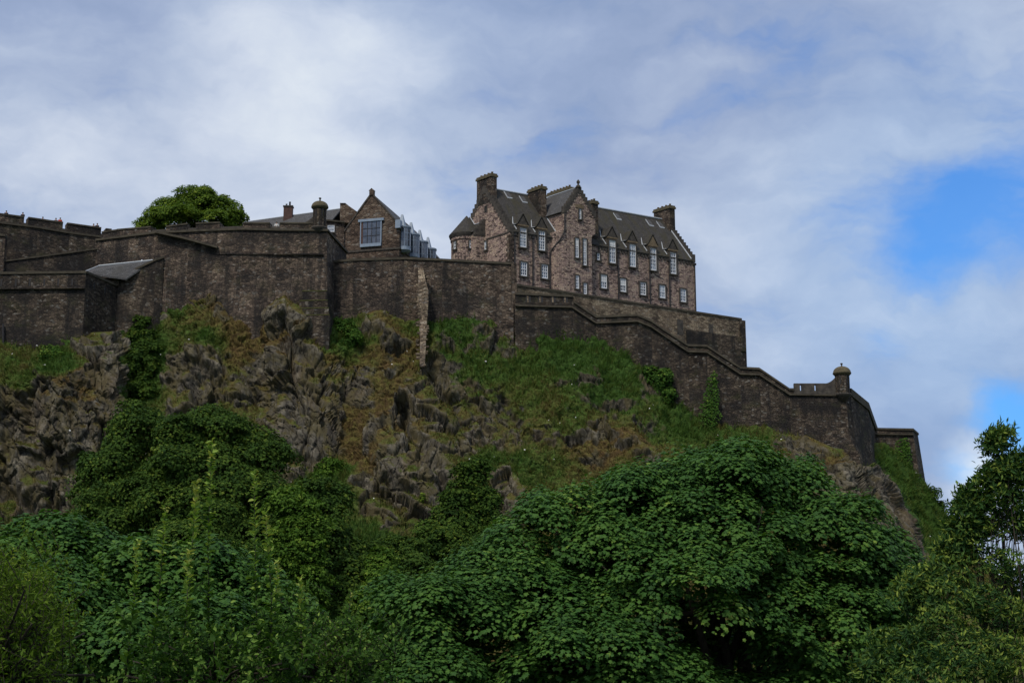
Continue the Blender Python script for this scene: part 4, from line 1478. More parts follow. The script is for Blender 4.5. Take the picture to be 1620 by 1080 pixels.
mb.lathe(fc, [(0.42, zaW + 0.15), (0.36, zaW + 0.55), (0.16, zaW + 0.7), (0.13, zaW + 0.85), (0.27, zaW + 1.05), (0.27, zaW + 1.25), (0.1, zaW + 1.5), (0.02, zaW + 1.6)], 12)
mb.build('finial', M['trim'], wing, True)
for px, y0, y1, w, rows in ((912, 377, 407.5, 0.62, 5), (924.3, 378, 419.5, 0.62, 7), (912.6, 436, 456.5, 0.62, 4), (925, 448, 465.5, 0.62, 4), (917.2, 331, 346.5, 0.4, 3)):
    s, zt = on_facade(px, y0, TW)
    _, zb_ = on_facade(px, y1, TW)
    window(s, zb_, zt, w, 2 if w > 0.5 else 1, rows, t=TW, surround=0.14)
s, zz = on_facade(917, 326, TW)
mb = MB()
mb.frame_box(Hf, s - 0.75, s + 0.75, TW - 0.06, TW, zz - 0.35, zz + 0.2)
mb.build('panel', M['warm'], wing)


def chimney(a0, a1, t0, t1, z0, z1, pots, parent=hosp, mat=None, along_t=True):
    z1 -= 0.45
    m1 = MB()
    m1.frame_box(Hf, a0, a1, t0, t1, z0, z1 - 0.55)
    c = m1.build('chimney', mat or M['wallb'], parent)
    m1 = MB()
    m1.frame_box(Hf, a0 - 0.14, a1 + 0.14, t0 - 0.14, t1 + 0.14, z1 - 0.546, z1 - 0.25)
    m1.frame_box(Hf, a0 - 0.05, a1 + 0.05, t0 - 0.05, t1 + 0.05, z1 - 0.246, z1)
    m1.build('cap', M['lichen'], c)
    for k in range(pots):
        f = (k + 0.5) / pots
        pc = Hf((a0 + a1) / 2, t0 + (t1 - t0) * f, 0) if along_t else Hf(a0 + (a1 - a0) * f, (t0 + t1) / 2, 0)
        m1 = MB()
        m1.lathe(pc, [(0.17, z1 + 0.002), (0.15, z1 + 0.25), (0.19, z1 + 0.28), (0.19, z1 + 0.36), (0.13, z1 + 0.36)], 10)
        m1.build('chimney_pot', M['pot'], c, True)
    return c


chimney(-0.02, 1.0, 4.2, 7.55, 73.5, 78.6, 4)
chimney(LH - 1.05, LH + 0.02, 4.0, 7.5, 73.5, 78.7, 4)
t_a, z_a = on_gable(859.5, 300, sL - 0.1)
chimney(sL - 1.15, sL - 0.1, tj - 0.3, tj + 2.6, 70.5, on_gable(859.5, 292.5, sL - 0.1)[1], 4)
s_b = sA + 1.0
tb0, zb0 = on_gable(899.5, 303, s_b)
tb1, _ = on_gable(866, 308, s_b)
chimney(s_b, s_b + 1.0, tb0, tb1, 70, zb0 + 1.3, 7)
s_c, z_c = on_facade(939, 314, 1.0)
chimney(s_c - 0.5, s_c + 0.5, 0.6, 2.2, 68.5, z_c, 3)
# drainpipes with hopper heads
for px, y0 in ((813, 373), (842, 378), (976.5, 400), (1026.5, 409), (1057.5, 414), (1098, 420)):
    s, z = on_facade(px, y0)
    m1 = MB()
    m1.tube([Hf(s, -0.14, z), Hf(s, -0.14, ZB)], 0.1, 8)
    dp = m1.build('drainpipe', M['iron_and_shade'], hosp)
    m1 = MB()
    m1.frame_box(Hf, s - 0.18, s + 0.18, -0.3, -0.02, z + 0.002, z + 0.35)
    m1.build('hopper', M['iron_and_shade'], dp)
m1 = MB()
s1, z1 = on_facade(893, 336, TW)
pts = []
for px, py in ((893.5, 337), (893.5, 360), (891.5, 370), (886, 379), (880, 386), (872.5, 395), (870, 399), (870, 450), (870, 475)):
    tt = TW - 0.1 if py < 372 else TW * max(0, (px - 871)) / 21 - 0.15
    s, z = on_facade(px, py, tt)
    pts.append(Hf(s, tt, z))
m1.tube(pts, 0.1, 8)
m1.build('drainpipe', M['iron_and_shade'], hosp)
# skylights
for px, py in ((804, 311), (828, 318), (977, 345), (1028, 355), (1045, 358)):
    t = 4.3
    for _ in range(20):
        s, z = on_facade(px, py, t)
        t = t + ((z - ZE) / sl_ - t) * 0.5
    m1 = MB()
    f2 = lambda a, b, c: Hf(s + a, t + b, ZE + 0.22 + (t + b) * sl_ + c)
    m1.frame_box(f2, -0.42, 0.42, -0.4, 0.4, 0, 0.08)
    sk = m1.build('skylight', M['slate_b'], hosp)
    m1 = MB()
    m1.frame_box(f2, -0.5, -0.424, -0.46, 0.4, 0, 0.16)
    m1.frame_box(f2, -0.42, 0.42, -0.46, -0.404, 0, 0.12)
    m1.build('frame', M['lead'], sk)

# round stair tower on the left gable
tc_, _ = on_gable(738, 372, -0.6)
cT = Hf(-0.6, tc_, 0)
rT = 2.35
zeT = P(731, 369, cT[1] - 2.0)[2]
zaT = on_gable(741, 343.5)[1]
mb = MB()
mb.lathe(cT, [(rT, ZB), (rT, zeT - 1.0), (rT + 0.12, zeT - 0.9), (rT + 0.12, zeT)], 32)
tw = mb.build('stair_tower', M['pink'], hosp)
mb = MB()
mb.lathe(cT, [(rT + 0.38, zeT + 0.004), (rT + 0.36, zeT + 0.12), (0.06, zaT)], 32)
mb.build('cone_roof', M['slate'], tw)
mb = MB()
mb.lathe(cT, [(rT + 0.2, zeT - 0.45), (rT + 0.34, zeT - 0.1), (rT + 0.34, zeT)], 32)
mb.build('cornice', M['trim'], tw)
t1, _ = on_gable(770, 380)
t1 = t1 + 0.4
mb = MB()
mb.frame_box(Hf, -1.6, 0.0, t1, tc_, ZB, zeT - 0.1)
st = mb.build('stair_projection', M['pink'], hosp)
mb = MB()
slab(mb, Hf(-1.9, tc_, zeT - 0.05), Hf(-1.9, t1 + 0.3, zeT - 0.05), Hf(0, t1 + 0.3, zeT + 1.7), Hf(0, tc_, zeT + 1.7), 0.12)
mb.build('roof', M['slate'], st)
mb = MB()
for k in range(5):
    mb.frame_box(Hf, -1.75 + 0.35 * k, -1.75 + 0.35 * (k + 1), t1 - 0.08, t1 + 0.45, zeT - 0.6, zeT + 0.45 + 0.42 * k)
mb.build('crow_steps', M['trim'], st)
mb = MB()
mb.tube([Hf(-0.05, t1 + 0.4, zeT + 1.8), Hf(-0.05, tc_ - 1.2, zeT + 1.8), Hf(-0.05, tc_, zaT)], 0.09, 6)
mb.build('flashing', M['lead'], st)
for ang, px in ((-2.35, 720), (-1.25, 753)):
    no = np.array([math.cos(ang), math.sin(ang), 0])
    tx = np.array([-math.sin(ang), math.cos(ang), 0])
    pc = np.array([cT[0], cT[1], 0]) + no * rT
    wfr = lambda a, b, c, pc=pc, tx=tx, no=no: pc + tx * a - no * b + np.array([0, 0, c])
    zt = zeT - 1.25
    window(0, zt - 1.15, zt, 0.5, 1, 2, frame=wfr, surround=0.16, deep=0.14)

# ------------------------------------------------------------------ gabled hall with zinc bays
QH = P(632, 360, 234.7)
QH = np.array([QH[0], QH[1], 0])
E2 = np.array([0.965, -0.262, 0])
G2 = np.array([0.262, 0.965, 0])


def Q(s, t, z):
    return QH + s * E2 + t * G2 + np.array([0, 0, z])


def on_q(px, py, t=0.0):
    n = np.array([-E2[1], E2[0], 0])
    o = QH + t * G2
    d = ray(px, py)
    q = d * (np.dot(o, n) / np.dot(d, n))
    return float(np.dot(q - o, E2)), float(q[2])


hall = empty('gabled_hall', Q(-4, 10, 58), 'brown stone hall with a gable window and grey zinc bay windows', 'building')
W2 = -on_q(547, 360)[0]
sa2, za2 = on_q(588, 308)
_, ze2 = on_q(632, 358)
LQ = 21.5
mb = MB()
mb.prism([Q(-W2, 0, 56), Q(0, 0, 56), Q(0, 0, ze2), Q(sa2, 0, za2), Q(-W2, 0, ze2)], G2 * LQ)
mb.build('wall', M['hall'], hall)
mb = MB()
k2 = (za2 - ze2) / (-sa2)
slab(mb, Q(0.25, 0.35, ze2 - 0.25 * k2 + 0.1), Q(0.25, LQ, ze2 - 0.25 * k2 + 0.1), Q(sa2, LQ, za2 + 0.1), Q(sa2, 0.35, za2 + 0.1), -0.14)
slab(mb, Q(sa2, 0.35, za2 + 0.1), Q(sa2, LQ, za2 + 0.1), Q(-W2 - 0.25, LQ, ze2 - 0.25 * k2 + 0.1), Q(-W2 - 0.25, 0.35, ze2 - 0.25 * k2 + 0.1), -0.14)
mb.build('roof', M['slate_b'], hall)
mb = MB()
slab(mb, Q(0.3, -0.1, ze2 - 0.3 * k2 + 0.02), Q(0.3, 0.45, ze2 - 0.3 * k2 + 0.02), Q(sa2, 0.45, za2 + 0.06), Q(sa2, -0.1, za2 + 0.06), -0.24)
slab(mb, Q(sa2, -0.1, za2 + 0.06), Q(sa2, 0.45, za2 + 0.06), Q(-W2 - 0.3, 0.45, ze2 - 0.3 * k2 + 0.02), Q(-W2 - 0.3, -0.1, ze2 - 0.3 * k2 + 0.02), -0.24)
mb.build('skew_coping', M['trim'], hall)
mb = MB()
mb.frame_box(Q, sa2 - 0.36, sa2 + 0.36, -0.14, 0.5, za2 - 0.15, za2 + 0.65)
mb.prism([Q(sa2 - 0.46, -0.16, za2 + 0.654), Q(sa2 + 0.46, -0.16, za2 + 0.654), Q(sa2, -0.16, za2 + 1.05)], G2 * 0.7)
mb.build('apex_stone', M['hall'], hall)
s0, zs0 = on_q(590, 395.5)
mb = MB()
mb.frame_box(Q, -W2 - 0.02, 0.14, -0.14, 0.0, zs0 - 0.16, zs0 + 0.14)
mb.frame_box(Q, 0.0, 0.14, 0.0, 4.5, zs0 - 0.16, zs0 + 0.14)
mb.build('string_course', M['trim'], hall)
# the big gable window, a shallow zinc box
wl, zt = on_q(572.5, 352)
wr, zb_ = on_q(602.5, 384.5)
mb = MB()
mb.frame_box(Q, wl - 0.12, wr + 0.12, -0.32, 0.0, zb_ - 0.5, zb_)
mb.frame_box(Q, wl - 0.5, wr + 0.5, -0.36, 0.0, zt, zt + 0.4)
mb.frame_box(Q, wr, wr + 0.16, -0.3, 0.0, zb_, zt)
mb.frame_box(Q, wl - 0.16, wl, -0.3, 0.0, zb_, zt)
gw = mb.build('gable_window', M['zinc'], hall)
mb = MB()
mb.frame_box(Q, wl + 0.3, wr, -0.2, 0.0, zb_ + 0.003, zt - 0.003)
mb.build('pane', M['glassw'], gw)
mb = MB()
for k in range(1, 4):
    a_ = wl + 0.3 + (wr - wl - 0.3) * (k / 4 if k < 3 else 0.75)
    mb.frame_box(Q, a_ - 0.04, a_ + 0.04, -0.26, -0.204, zb_ + 0.003, zt - 0.003)
for k in (1, 2):
    c_ = zb_ + (zt - zb_) * (0.33 * k + 0.02)
    mb.frame_box(Q, wl + 0.3, wr, -0.25, -0.206, c_ - 0.04, c_ + 0.04)
mb.build('glazing_bars', M['iron_and_shade'], gw)
mb = MB()
mb.frame_box(Q, wl, wl + 0.297, -0.24, 0.0, zb_ + 0.003, zt - 0.003)
mb.build('reveal', M['brick'], gw)
# four zinc bays along the side, each with a pointed fin
for k in range(4):
    tb = 1.6 + 4.3 * k
    c_ = Q(0.25, tb, 0)
    zt_ = ze2 + 0.35
    zb2 = ze2 - 3.55
    mb = MB()
    mb.lathe(c_, [(0.55, zb2 - 0.35), (1.05, zb2), (1.05, zb2 + 0.5), (0.98, zb2 + 0.52), (0.98, zt_ - 0.3), (1.1, zt_ - 0.28), (1.1, zt_ - 0.05), (0.85, zt_)], 16)
    bay = mb.build('bay_window', M['zinc'], hall)
    mb = MB()
    for j in range(5):
        a0 = -2.45 + j * 0.5
        for (zlo, zhi) in ((zb2 + 0.6, zb2 + 1.6), (zb2 + 1.7, zb2 + 2.7), (zb2 + 2.8, zt_ - 0.4)):
            V = []
            for zz in (zlo, zhi):
                for rr in (0.985, 1.0):
                    for aa in (a0 + 0.05, a0 + 0.42):
                        V.append((c_[0] + rr * math.cos(aa), c_[1] + rr * math.sin(aa), zz))
            mb.add(V, [(2, 3, 7, 6), (0, 2, 6, 4), (1, 5, 7, 3), (4, 6, 7, 5), (0, 1, 3, 2), (0, 4, 5, 1)])
    mb.build('pane', M['glassw'], bay)
    mb = MB()
    b4 = [Q(-0.55, tb - 0.62, zt_ - 0.02), Q(0.45, tb - 0.62, zt_ - 0.02), Q(0.45, tb + 0.5, zt_ - 0.02), Q(-0.55, tb + 0.5, zt_ - 0.02)]
    t4 = [Q(-0.28, tb - 0.16, zt_ + 2.0), Q(0.0, tb - 0.16, zt_ + 2.0), Q(0.0, tb + 0.12, zt_ + 2.0), Q(-0.28, tb + 0.12, zt_ + 2.0)]
    mb.hexa(b4, t4)
    mb.build('fin_roof', M['zinc'], bay)
    mb = MB()
    mb.frame_box(Q, -0.5, 0.3, tb - 2.2, tb - 1.15, ze2 - 0.4, ze2 + 0.9)
    mb.build('roof_upstand', M['zinc'], bay)

# ------------------------------------------------------------------ low slate building behind the left turret
low = empty('slate_house', P(460, 352, 248), 'low slate roofed building behind the left battery with a red brick chimney', 'building')
ra, rb = P(386, 345.6, 251), P(540, 337, 243.5)
dr = rb - ra
dr[2] = 0
dr /= np.linalg.norm(dr)
nv = np.array([dr[1], -dr[0], 0])
zr_ = (ra[2] + rb[2]) / 2


def Lf(a, b, c):
    return np.array([ra[0], ra[1], 0]) + dr * a + nv * (-b) + np.array([0, 0, c])


Ls = float(np.linalg.norm((rb - ra)[:2]))
mb = MB()
slab(mb, Lf(0, -3.2, zr_ - 3.0), Lf(Ls, -3.2, zr_ - 3.0), Lf(Ls, 0, zr_), Lf(0, 0, zr_), 0.18)
slab(mb, Lf(Ls, 3.2, zr_ - 3.0), Lf(0, 3.2, zr_ - 3.0), Lf(0, 0, zr_), Lf(Ls, 0, zr_), 0.18)
mb.build('roof', M['slate_b'], low)
mb = MB()
mb.tube([Lf(0, 0, zr_ + 0.04), Lf(Ls, 0, zr_ + 0.04)], 0.12, 6)
mb.build('ridge', M['lead'], low)
mb = MB()
mb.frame_box(Lf, 0.1, Ls - 0.1, -2.9, 2.9, zr_ - 12, zr_ - 3.0)
mb.build('wall', M['hall'], low)
cc = P(456, 340, 247)
mb = MB()
cf = lambda a, b, c: np.array([cc[0], cc[1], 0]) + np.array([a, b, c])
zt = z_at(456, 328.5, cc)
mb.frame_box(cf, -0.72, 0.72, -0.5, 0.5, zt - 4.5, zt)
ch = mb.build('chimney', M['brick'], low)
mb = MB()
mb.frame_box(cf, -0.82, 0.82, -0.6, 0.6, zt + 0.002, zt + 0.22)
mb.build('cap', M['trim'], ch)
for a_, hh, mt in ((-0.33, 0.42, M['lead']), (0.22, 0.75, M['iron_and_shade'])):
    mb = MB()
    mb.lathe(cf(a_, 0, 0), [(0.16, zt + 0.224), (0.13, zt + 0.22 + hh * 0.8), (0.17, zt + 0.22 + hh * 0.84), (0.17, zt + 0.22 + hh)], 10)
    mb.build('chimney_pot', mt, ch, True)
cc2 = P(380.5, 340, 246)
cf2 = lambda a, b, c: np.array([cc2[0], cc2[1], 0]) + np.array([a, b, c])
mb = MB()
z2 = z_at(380.5, 334, cc2)
mb.frame_box(cf2, -0.35, 0.35, -0.4, 0.4, z2 - 4, z2)
mb.frame_box(cf2, -0.43, 0.43, -0.48, 0.48, z2 + 0.002, z2 + 0.16)
mb.build('chimney', M['trim'], low)
# porch with a white window beside the hall
pc0, pc1 = P(515, 350, 225), P(545, 350, 226)
mb = MB()
mb.sweep([pc0, pc1], 0, 3.0, [pc0[2]] * 2, [pc0[2] - 8] * 2)
pw = mb.build('porch', M['hall'], low)
mb = MB()
mb.sweep([pc0, pc1], 0.25, 3.1, [pc0[2] + 0.25] * 2, [pc0[2] + 0.004] * 2)
mb.build('cornice', M['coping'], pw)
pd = (pc1 - pc0) / np.linalg.norm(pc1 - pc0)
pn = np.array([-pd[1], pd[0], 0])
wc = P(523.5, 361, 225.25)
wfr2 = lambda a, b, c: np.array([wc[0], wc[1], 0]) + pd * a + pn * b + np.array([0, 0, c])
window(0, z_at(523.5, 367, wc), z_at(523.5, 356.5, wc), 1.05, 3, 3, frame=wfr2, parent=low, surround=0.1, deep=0.1)
# raking gable beside the hall
mb = MB()
mb.prism([P(538, 352, 239), P(563, 352, 239), P(563, 333.5, 239), P(546, 321.5, 239), P(538, 321.5, 239)], np.array([0.5, 1.6, 0]))
gb = mb.build('raking_gable', M['hall'], low)
mb = MB()
mb.prism([P(537.6, 322.1, 238.9), P(546, 322.1, 238.9), P(546.2, 321.1, 238.9), P(537.6, 321.1, 238.9)], np.array([0.5, 1.8, 0]))
mb.build('coping', M['trim'], gb)


# ------------------------------------------------------------------ visitors behind the battlements
def skin_body(name, joints, edges, radii, mat, parent):
    me = bpy.data.meshes.new(name)
    me.from_pydata(joints, edges, [])
    o = bpy.data.objects.new(name, me)
    COL.objects.link(o)
    o.parent = parent
    me.materials.append(mat)
    md = o.modifiers.new('skin', 'SKIN')
    md.use_smooth_shade = True
    me.skin_vertices.new() if not me.skin_vertices else None
    for i, r in enumerate(radii):
        me.skin_vertices[0].data[i].radius = (r, r)
    me.skin_vertices[0].data[0].use_root = True
    sb = o.modifiers.new('subd', 'SUBSURF')
    sb.levels = 1
    sb.render_levels = 1
    return o


def visitor(feet, turn, top_mat, label, arm=0.0):
    root = empty('person', feet, label, 'person', 'visitors looking over the battlements')
    root.rotation_euler = (0, 0, turn)
    J = [(0, 0, .95), (0, 0, 1.2), (0, 0, 1.42), (0, -.01, 1.5), (0, -.02, 1.6), (0, -.02, 1.7),
         (-.2, 0, 1.4), (-.26, -.05, 1.15), (-.2, -.22 - arm, 1.1), (-.17, -.3 - arm, 1.1),
         (.2, 0, 1.4), (.26, -.05, 1.15), (.2, -.22 - arm, 1.1), (.17, -.3 - arm, 1.1),
         (-.1, 0, .88), (-.11, -.02, .5), (-.11, .02, .08), (-.11, -.12, .04),
         (.1, 0, .88), (.11, -.02, .5), (.11, .02, .08), (.11, -.12, .04)]
    Ed = [(0, 1), (1, 2), (2, 3), (3, 4), (4, 5), (2, 6), (6, 7), (7, 8), (8, 9), (2, 10), (10, 11), (11, 12), (12, 13), (0, 14), (14, 15), (15, 16), (16, 17), (0, 18), (18, 19), (19, 20), (20, 21)]
    Rr = [.14, .14, .13, .06, .095, .085, .075, .05, .04, .035, .075, .05, .04, .035, .09, .065, .045, .04, .09, .065, .045, .04]
    body = skin_body('body', J, Ed, Rr, M['skin'], root)
    J2 = [J[i] for i in (0, 1, 2, 6, 7, 8, 10, 11, 12)]
    skin_body('jacket', J2, [(0, 1), (1, 2), (2, 3), (3, 4), (4, 5), (2, 6), (6, 7), (7, 8)], [.165, .165, .15, .1, .075, .06, .1, .075, .06], top_mat, root)
    J3 = [J[i] for i in (0, 14, 15, 16, 18, 19, 20)]
    skin_body('trousers', J3, [(0, 1), (1, 2), (2, 3), (0, 4), (4, 5), (5, 6)], [.15, .115, .085, .07, .115, .085, .07], M['navy'], root)
    mb = MB()
    mb.lathe((feet[0], feet[1] + 0.01, 0), [(.1, feet[2] + 1.6), (.112, feet[2] + 1.68), (.1, feet[2] + 1.75), (.06, feet[2] + 1.79), (.01, feet[2] + 1.8)], 12)
    mb.build('hair', M['hair'], root, True)
    return root


for px, head, mt, lab in ((1.5, 333.0, 'navy', 'visitor in dark clothes at the left edge of the battlements'),
                          (27.8, 335.6, 'navy', 'visitor in dark clothes near the right end of the first merlon from the left'),
                          (60.2, 342.8, 'navy', 'dark haired visitor left of the one in red behind the second merlon'),
                          (81.0, 344.8, 'navy', 'visitor in dark clothes standing just left of the one in red'),
                          (87.8, 344.2, 'red', 'visitor in a red top looking over the battlements'),
                          (141.2, 353.8, 'navy', 'left visitor of the pair behind the third merlon'),
                          (147.0, 353.0, 'navy', 'right visitor of the pair behind the third merlon')):
    a = along(lineC, px)
    p = np.array([a[0], a[1] + 1.95, 0])
    visitor((p[0], p[1], z_at(px, head, p) - 1.8), 0.15, M[mt], lab)
a = along(lineB, 436)
p = np.array([a[0], a[1] + 0.55, 0])
visitor((p[0], p[1] + 0.2, z_at(436, 350, p) - 1.8), 0.1, M['cream'], 'visitor in a pale top standing in a gap of the battery parapet')
# the walk the visitors stand on
mb = MB()
wk = [along(lineC, px) for px in (-20, 60, 110, 170)]
mb.sweep([(w_[0], w_[1] + 1.7) for w_ in wk], 0, 2.0, [w_[2] + 0.35 for w_ in wk], [w_[2] - 0.5 for w_ in wk])
mb.build('wall_walk', M['coping'], rootC)
mb = MB()
wk = [along(lineB, px) for px in (420, 455)]
mb.sweep([(w_[0], w_[1] + 0.3) for w_ in wk], 0, 3.0, [z_at(436, 350, p) - 1.8] * 2, [z_at(436, 350, p) - 2.4] * 2)
mb.build('wall_walk', M['coping'], rootB)


# ------------------------------------------------------------------ foliage
def leaf_shape(kind):
    if kind == 'maple':
        half = [(0.42, 0.04), (0.33, 0.28), (0.55, 0.54), (0.24, 0.66)]
        o = [(0, 0)] + half + [(0, 1.0)] + [(-x, y) for x, y in half[::-1]]
        c = (0, 0.4)
        V = [(c[0], c[1], 0.08)] + [(x, y, 0.05 - 0.28 * ((x - c[0]) ** 2 + (y - c[1]) ** 2)) for x, y in o]
        n = len(o)
        T = [(0, 1 + i, 1 + (i + 1) % n) for i in range(n)]
    elif kind == 'oval':
        V = [(0, 0, 0), (0.26, 0.3, 0.07), (0.22, 0.7, 0.05), (0, 1, -0.12), (-0.22, 0.7, 0.05), (-0.26, 0.3, 0.07), (0, 0.5, -0.02)]
        T = [(6, 0, 1), (6, 1, 2), (6, 2, 3), (6, 3, 4), (6, 4, 5), (6, 5, 0)]
    elif kind == 'lance':
        V = [(0, 0, 0), (0.17, 0.45, 0.05), (0, 1, -0.1), (-0.17, 0.45, 0.05)]
        T = [(0, 1, 2), (0, 2, 3)]
    else:   # a spray of small leaves seen from afar
        V = [(0, 0, 0), (0.34, 0.12, 0.06), (0.5, 0.5, -0.06), (0.2, 0.62, 0.1), (0.05, 1.0, -0.1), (-0.24, 0.7, 0.06), (-0.52, 0.52, -0.08), (-0.3, 0.16, 0.05), (0, 0.42, 0.1)]
        T = [(8, i, (i + 1) % 8) for i in range(8)]
    return np.array(V, float), np.array(T, int)


def unit(a):
    return a / (np.linalg.norm(a, axis=-1, keepdims=True) + 1e-9)


def leaf_arrays(pos, nrm, dirv, size, kind):
    V, T = leaf_shape(kind)
    Z = unit(nrm)
    Yv = dirv - Z * (dirv * Z).sum(1, keepdims=True)
    Yv = unit(Yv)
    X = np.cross(Yv, Z)
    L = size[:, None, None]
    pts = pos[:, None, :] + L * (V[None, :, 0:1] * X[:, None, :] + V[None, :, 1:2] * Yv[:, None, :] + V[None, :, 2:3] * Z[:, None, :])
    nV = len(V)
    tri = T[None] + (np.arange(len(pos)) * nV)[:, None, None]
    return pts.reshape(-1, 3), tri.reshape(-1, 3), nV


def foliage(name, pos, nrm, dirv, size, kind, tint, mat, parent=None):
    pts, tri, nV = leaf_arrays(pos, nrm, dirv, size, kind)
    return fast_mesh(name, pts, tri, np.full(len(tri), 3), mat, parent, tint=np.repeat(tint, nV), smooth=False)


def lobe_of(px, py, rx, ry, Y, deep=0.9):
    k = Y / F
    return P(px, py, Y), np.array([rx * k, rx * k * deep, ry * k])


def crown_points(lobes, spacing, under=-0.45, seed=1):
    """points spread over the outside of the union of lobes"""
    r = np.random.default_rng(seed)
    out_p, out_n = [], []
    for i, (c, rad) in enumerate(lobes):
        area = 4 * math.pi * ((rad[0] * rad[1]) ** 1.6 / 3 + (rad[0] * rad[2]) ** 1.6 / 3 + (rad[1] * rad[2]) ** 1.6 / 3) ** (1 / 1.6)
        n = max(int(area / spacing ** 2), 6)
        kk = np.arange(n) + 0.5
        phi = np.arccos(1 - 2 * kk / n)
        th = math.pi * (1 + 5 ** 0.5) * kk + r.uniform(0, 6.28)
        d = np.stack([np.cos(th) * np.sin(phi), np.sin(th) * np.sin(phi), np.cos(phi)], 1)
        d = unit(d + r.normal(0, 0.35 / math.sqrt(n / 12 + 1), d.shape))
        p = c + d * rad * r.uniform(0.86, 1.06, (n, 1))
        nr_ = unit(d / rad)
        ok = nr_[:, 2] > under
        for j, (c2, r2) in enumerate(lobes):
            if j != i:
                ok &= (((p - c2) / r2) ** 2).sum(1) > 0.72
        out_p.append(p[ok])
        out_n.append(nr_[ok])
    return np.concatenate(out_p), np.concatenate(out_n)


def pads(P0, N0_, rad, per, leaf, kind, seed, up=0.6, dome=0.5, tintw=0.35, jit=0.5, drop=0.35):
    """little domed pads of leaves, one per crown point: the way a sycamore carries its foliage"""
    r = np.random.default_rng(seed)
    n = len(P0)
    zup = np.array([0, 0, 1.0])
    A = unit(N0_ * (1 - up) + zup * up)
    h = unit(np.cross(A, r.normal(0, 1, (n, 3))))
    k = np.cross(A, h)
    R_ = rad * r.uniform(0.6, 1.35, n)
    rr = np.sqrt(r.uniform(0, 1, (n, per)))
    th = r.uniform(0, 2 * math.pi, (n, per))
    rad_d = np.cos(th)[..., None] * h[:, None] + np.sin(th)[..., None] * k[:, None]
    pos = P0[:, None] + rad_d * (rr * R_[:, None])[..., None] - A[:, None] * (dome * R_[:, None] * rr ** 2)[..., None]
    pos = pos + r.normal(0, 0.10, pos.shape) * R_[:, None, None]
    nrm = unit(A[:, None] + rad_d * (rr * 0.7)[..., None] + r.normal(0, jit, pos.shape) * 0.6)
    dv = unit(rad_d + r.normal(0, 0.5, pos.shape) - zup * drop)
    size = leaf * r.uniform(0.5, 1.4, (n, per)) * r.uniform(0.85, 1.15, (n, 1))
    tint = np.clip(0.45 + tintw * (r.normal(0, 0.45, (n, 1)) + r.normal(0, 0.6, (n, per))), 0, 1)
    return pos.reshape(-1, 3), nrm.reshape(-1, 3), dv.reshape(-1, 3), size.ravel(), tint.ravel()


def knobs(lobes, k, seed, size=(0.38, 0.6), core=0.85):
    """smaller leafy knobs budding from every lobe, so that the crown breaks up into clumps"""
    r = np.random.default_rng(seed)
    out = [(c, rad * core) for c, rad in lobes]
    for c, rad in lobes:
        for _ in range(k):
            d = unit(r.normal(0, 1, 3) + np.array([0, -0.25, 0.25]))
            f = r.uniform(*size)
            m_ = float(np.mean(rad))
            out.append((c + d * rad * (1.0 - f * 0.35), np.array([0.5 * (rad[0] + m_), 0.5 * (rad[1] + m_), 0.5 * (rad[2] + m_) * 0.8]) * f))
    return out


def limbs(mb, foot, fork, lobes, r0, seed, n_extra=2):
    """tapered trunk to the fork, then a limb to every lobe with side branches"""
    r = np.random.default_rng(seed)
    foot, fork = np.asarray(foot, float), np.asarray(fork, float)
    mid = (foot + fork) / 2 + r.normal(0, 0.04, 3) * np.linalg.norm(fork - foot)
    mb.tube([foot - [0, 0, 0.4], foot + [0, 0, 0.3], mid, fork], [r0 * 1.5, r0 * 1.1, r0 * 0.9, r0 * 0.75], 10)
    for c, rad in lobes:
        e = c + rad * np.array([0, 0, 0.35])
        m1 = fork + (e - fork) * 0.45 + np.array([0, 0, 0.10 * np.linalg.norm(e - fork)]) + r.normal(0, 0.05, 3) * np.linalg.norm(e - fork)
        mb.tube([fork - [0, 0, r0 * 0.6], m1, e], [r0 * 0.55, r0 * 0.33, r0 * 0.08], 7)
        for _ in range(n_extra):
            d = unit(r.normal(0, 1, 3) + np.array([0, 0, 0.3]))
            e2 = c + rad * d * 0.9
            mb.tube([m1 + (e - m1) * r.uniform(0, 0.6), (m1 + e2) / 2 + [0, 0, 0.1], e2], [r0 * 0.2, r0 * 0.12, r0 * 0.03], 5)


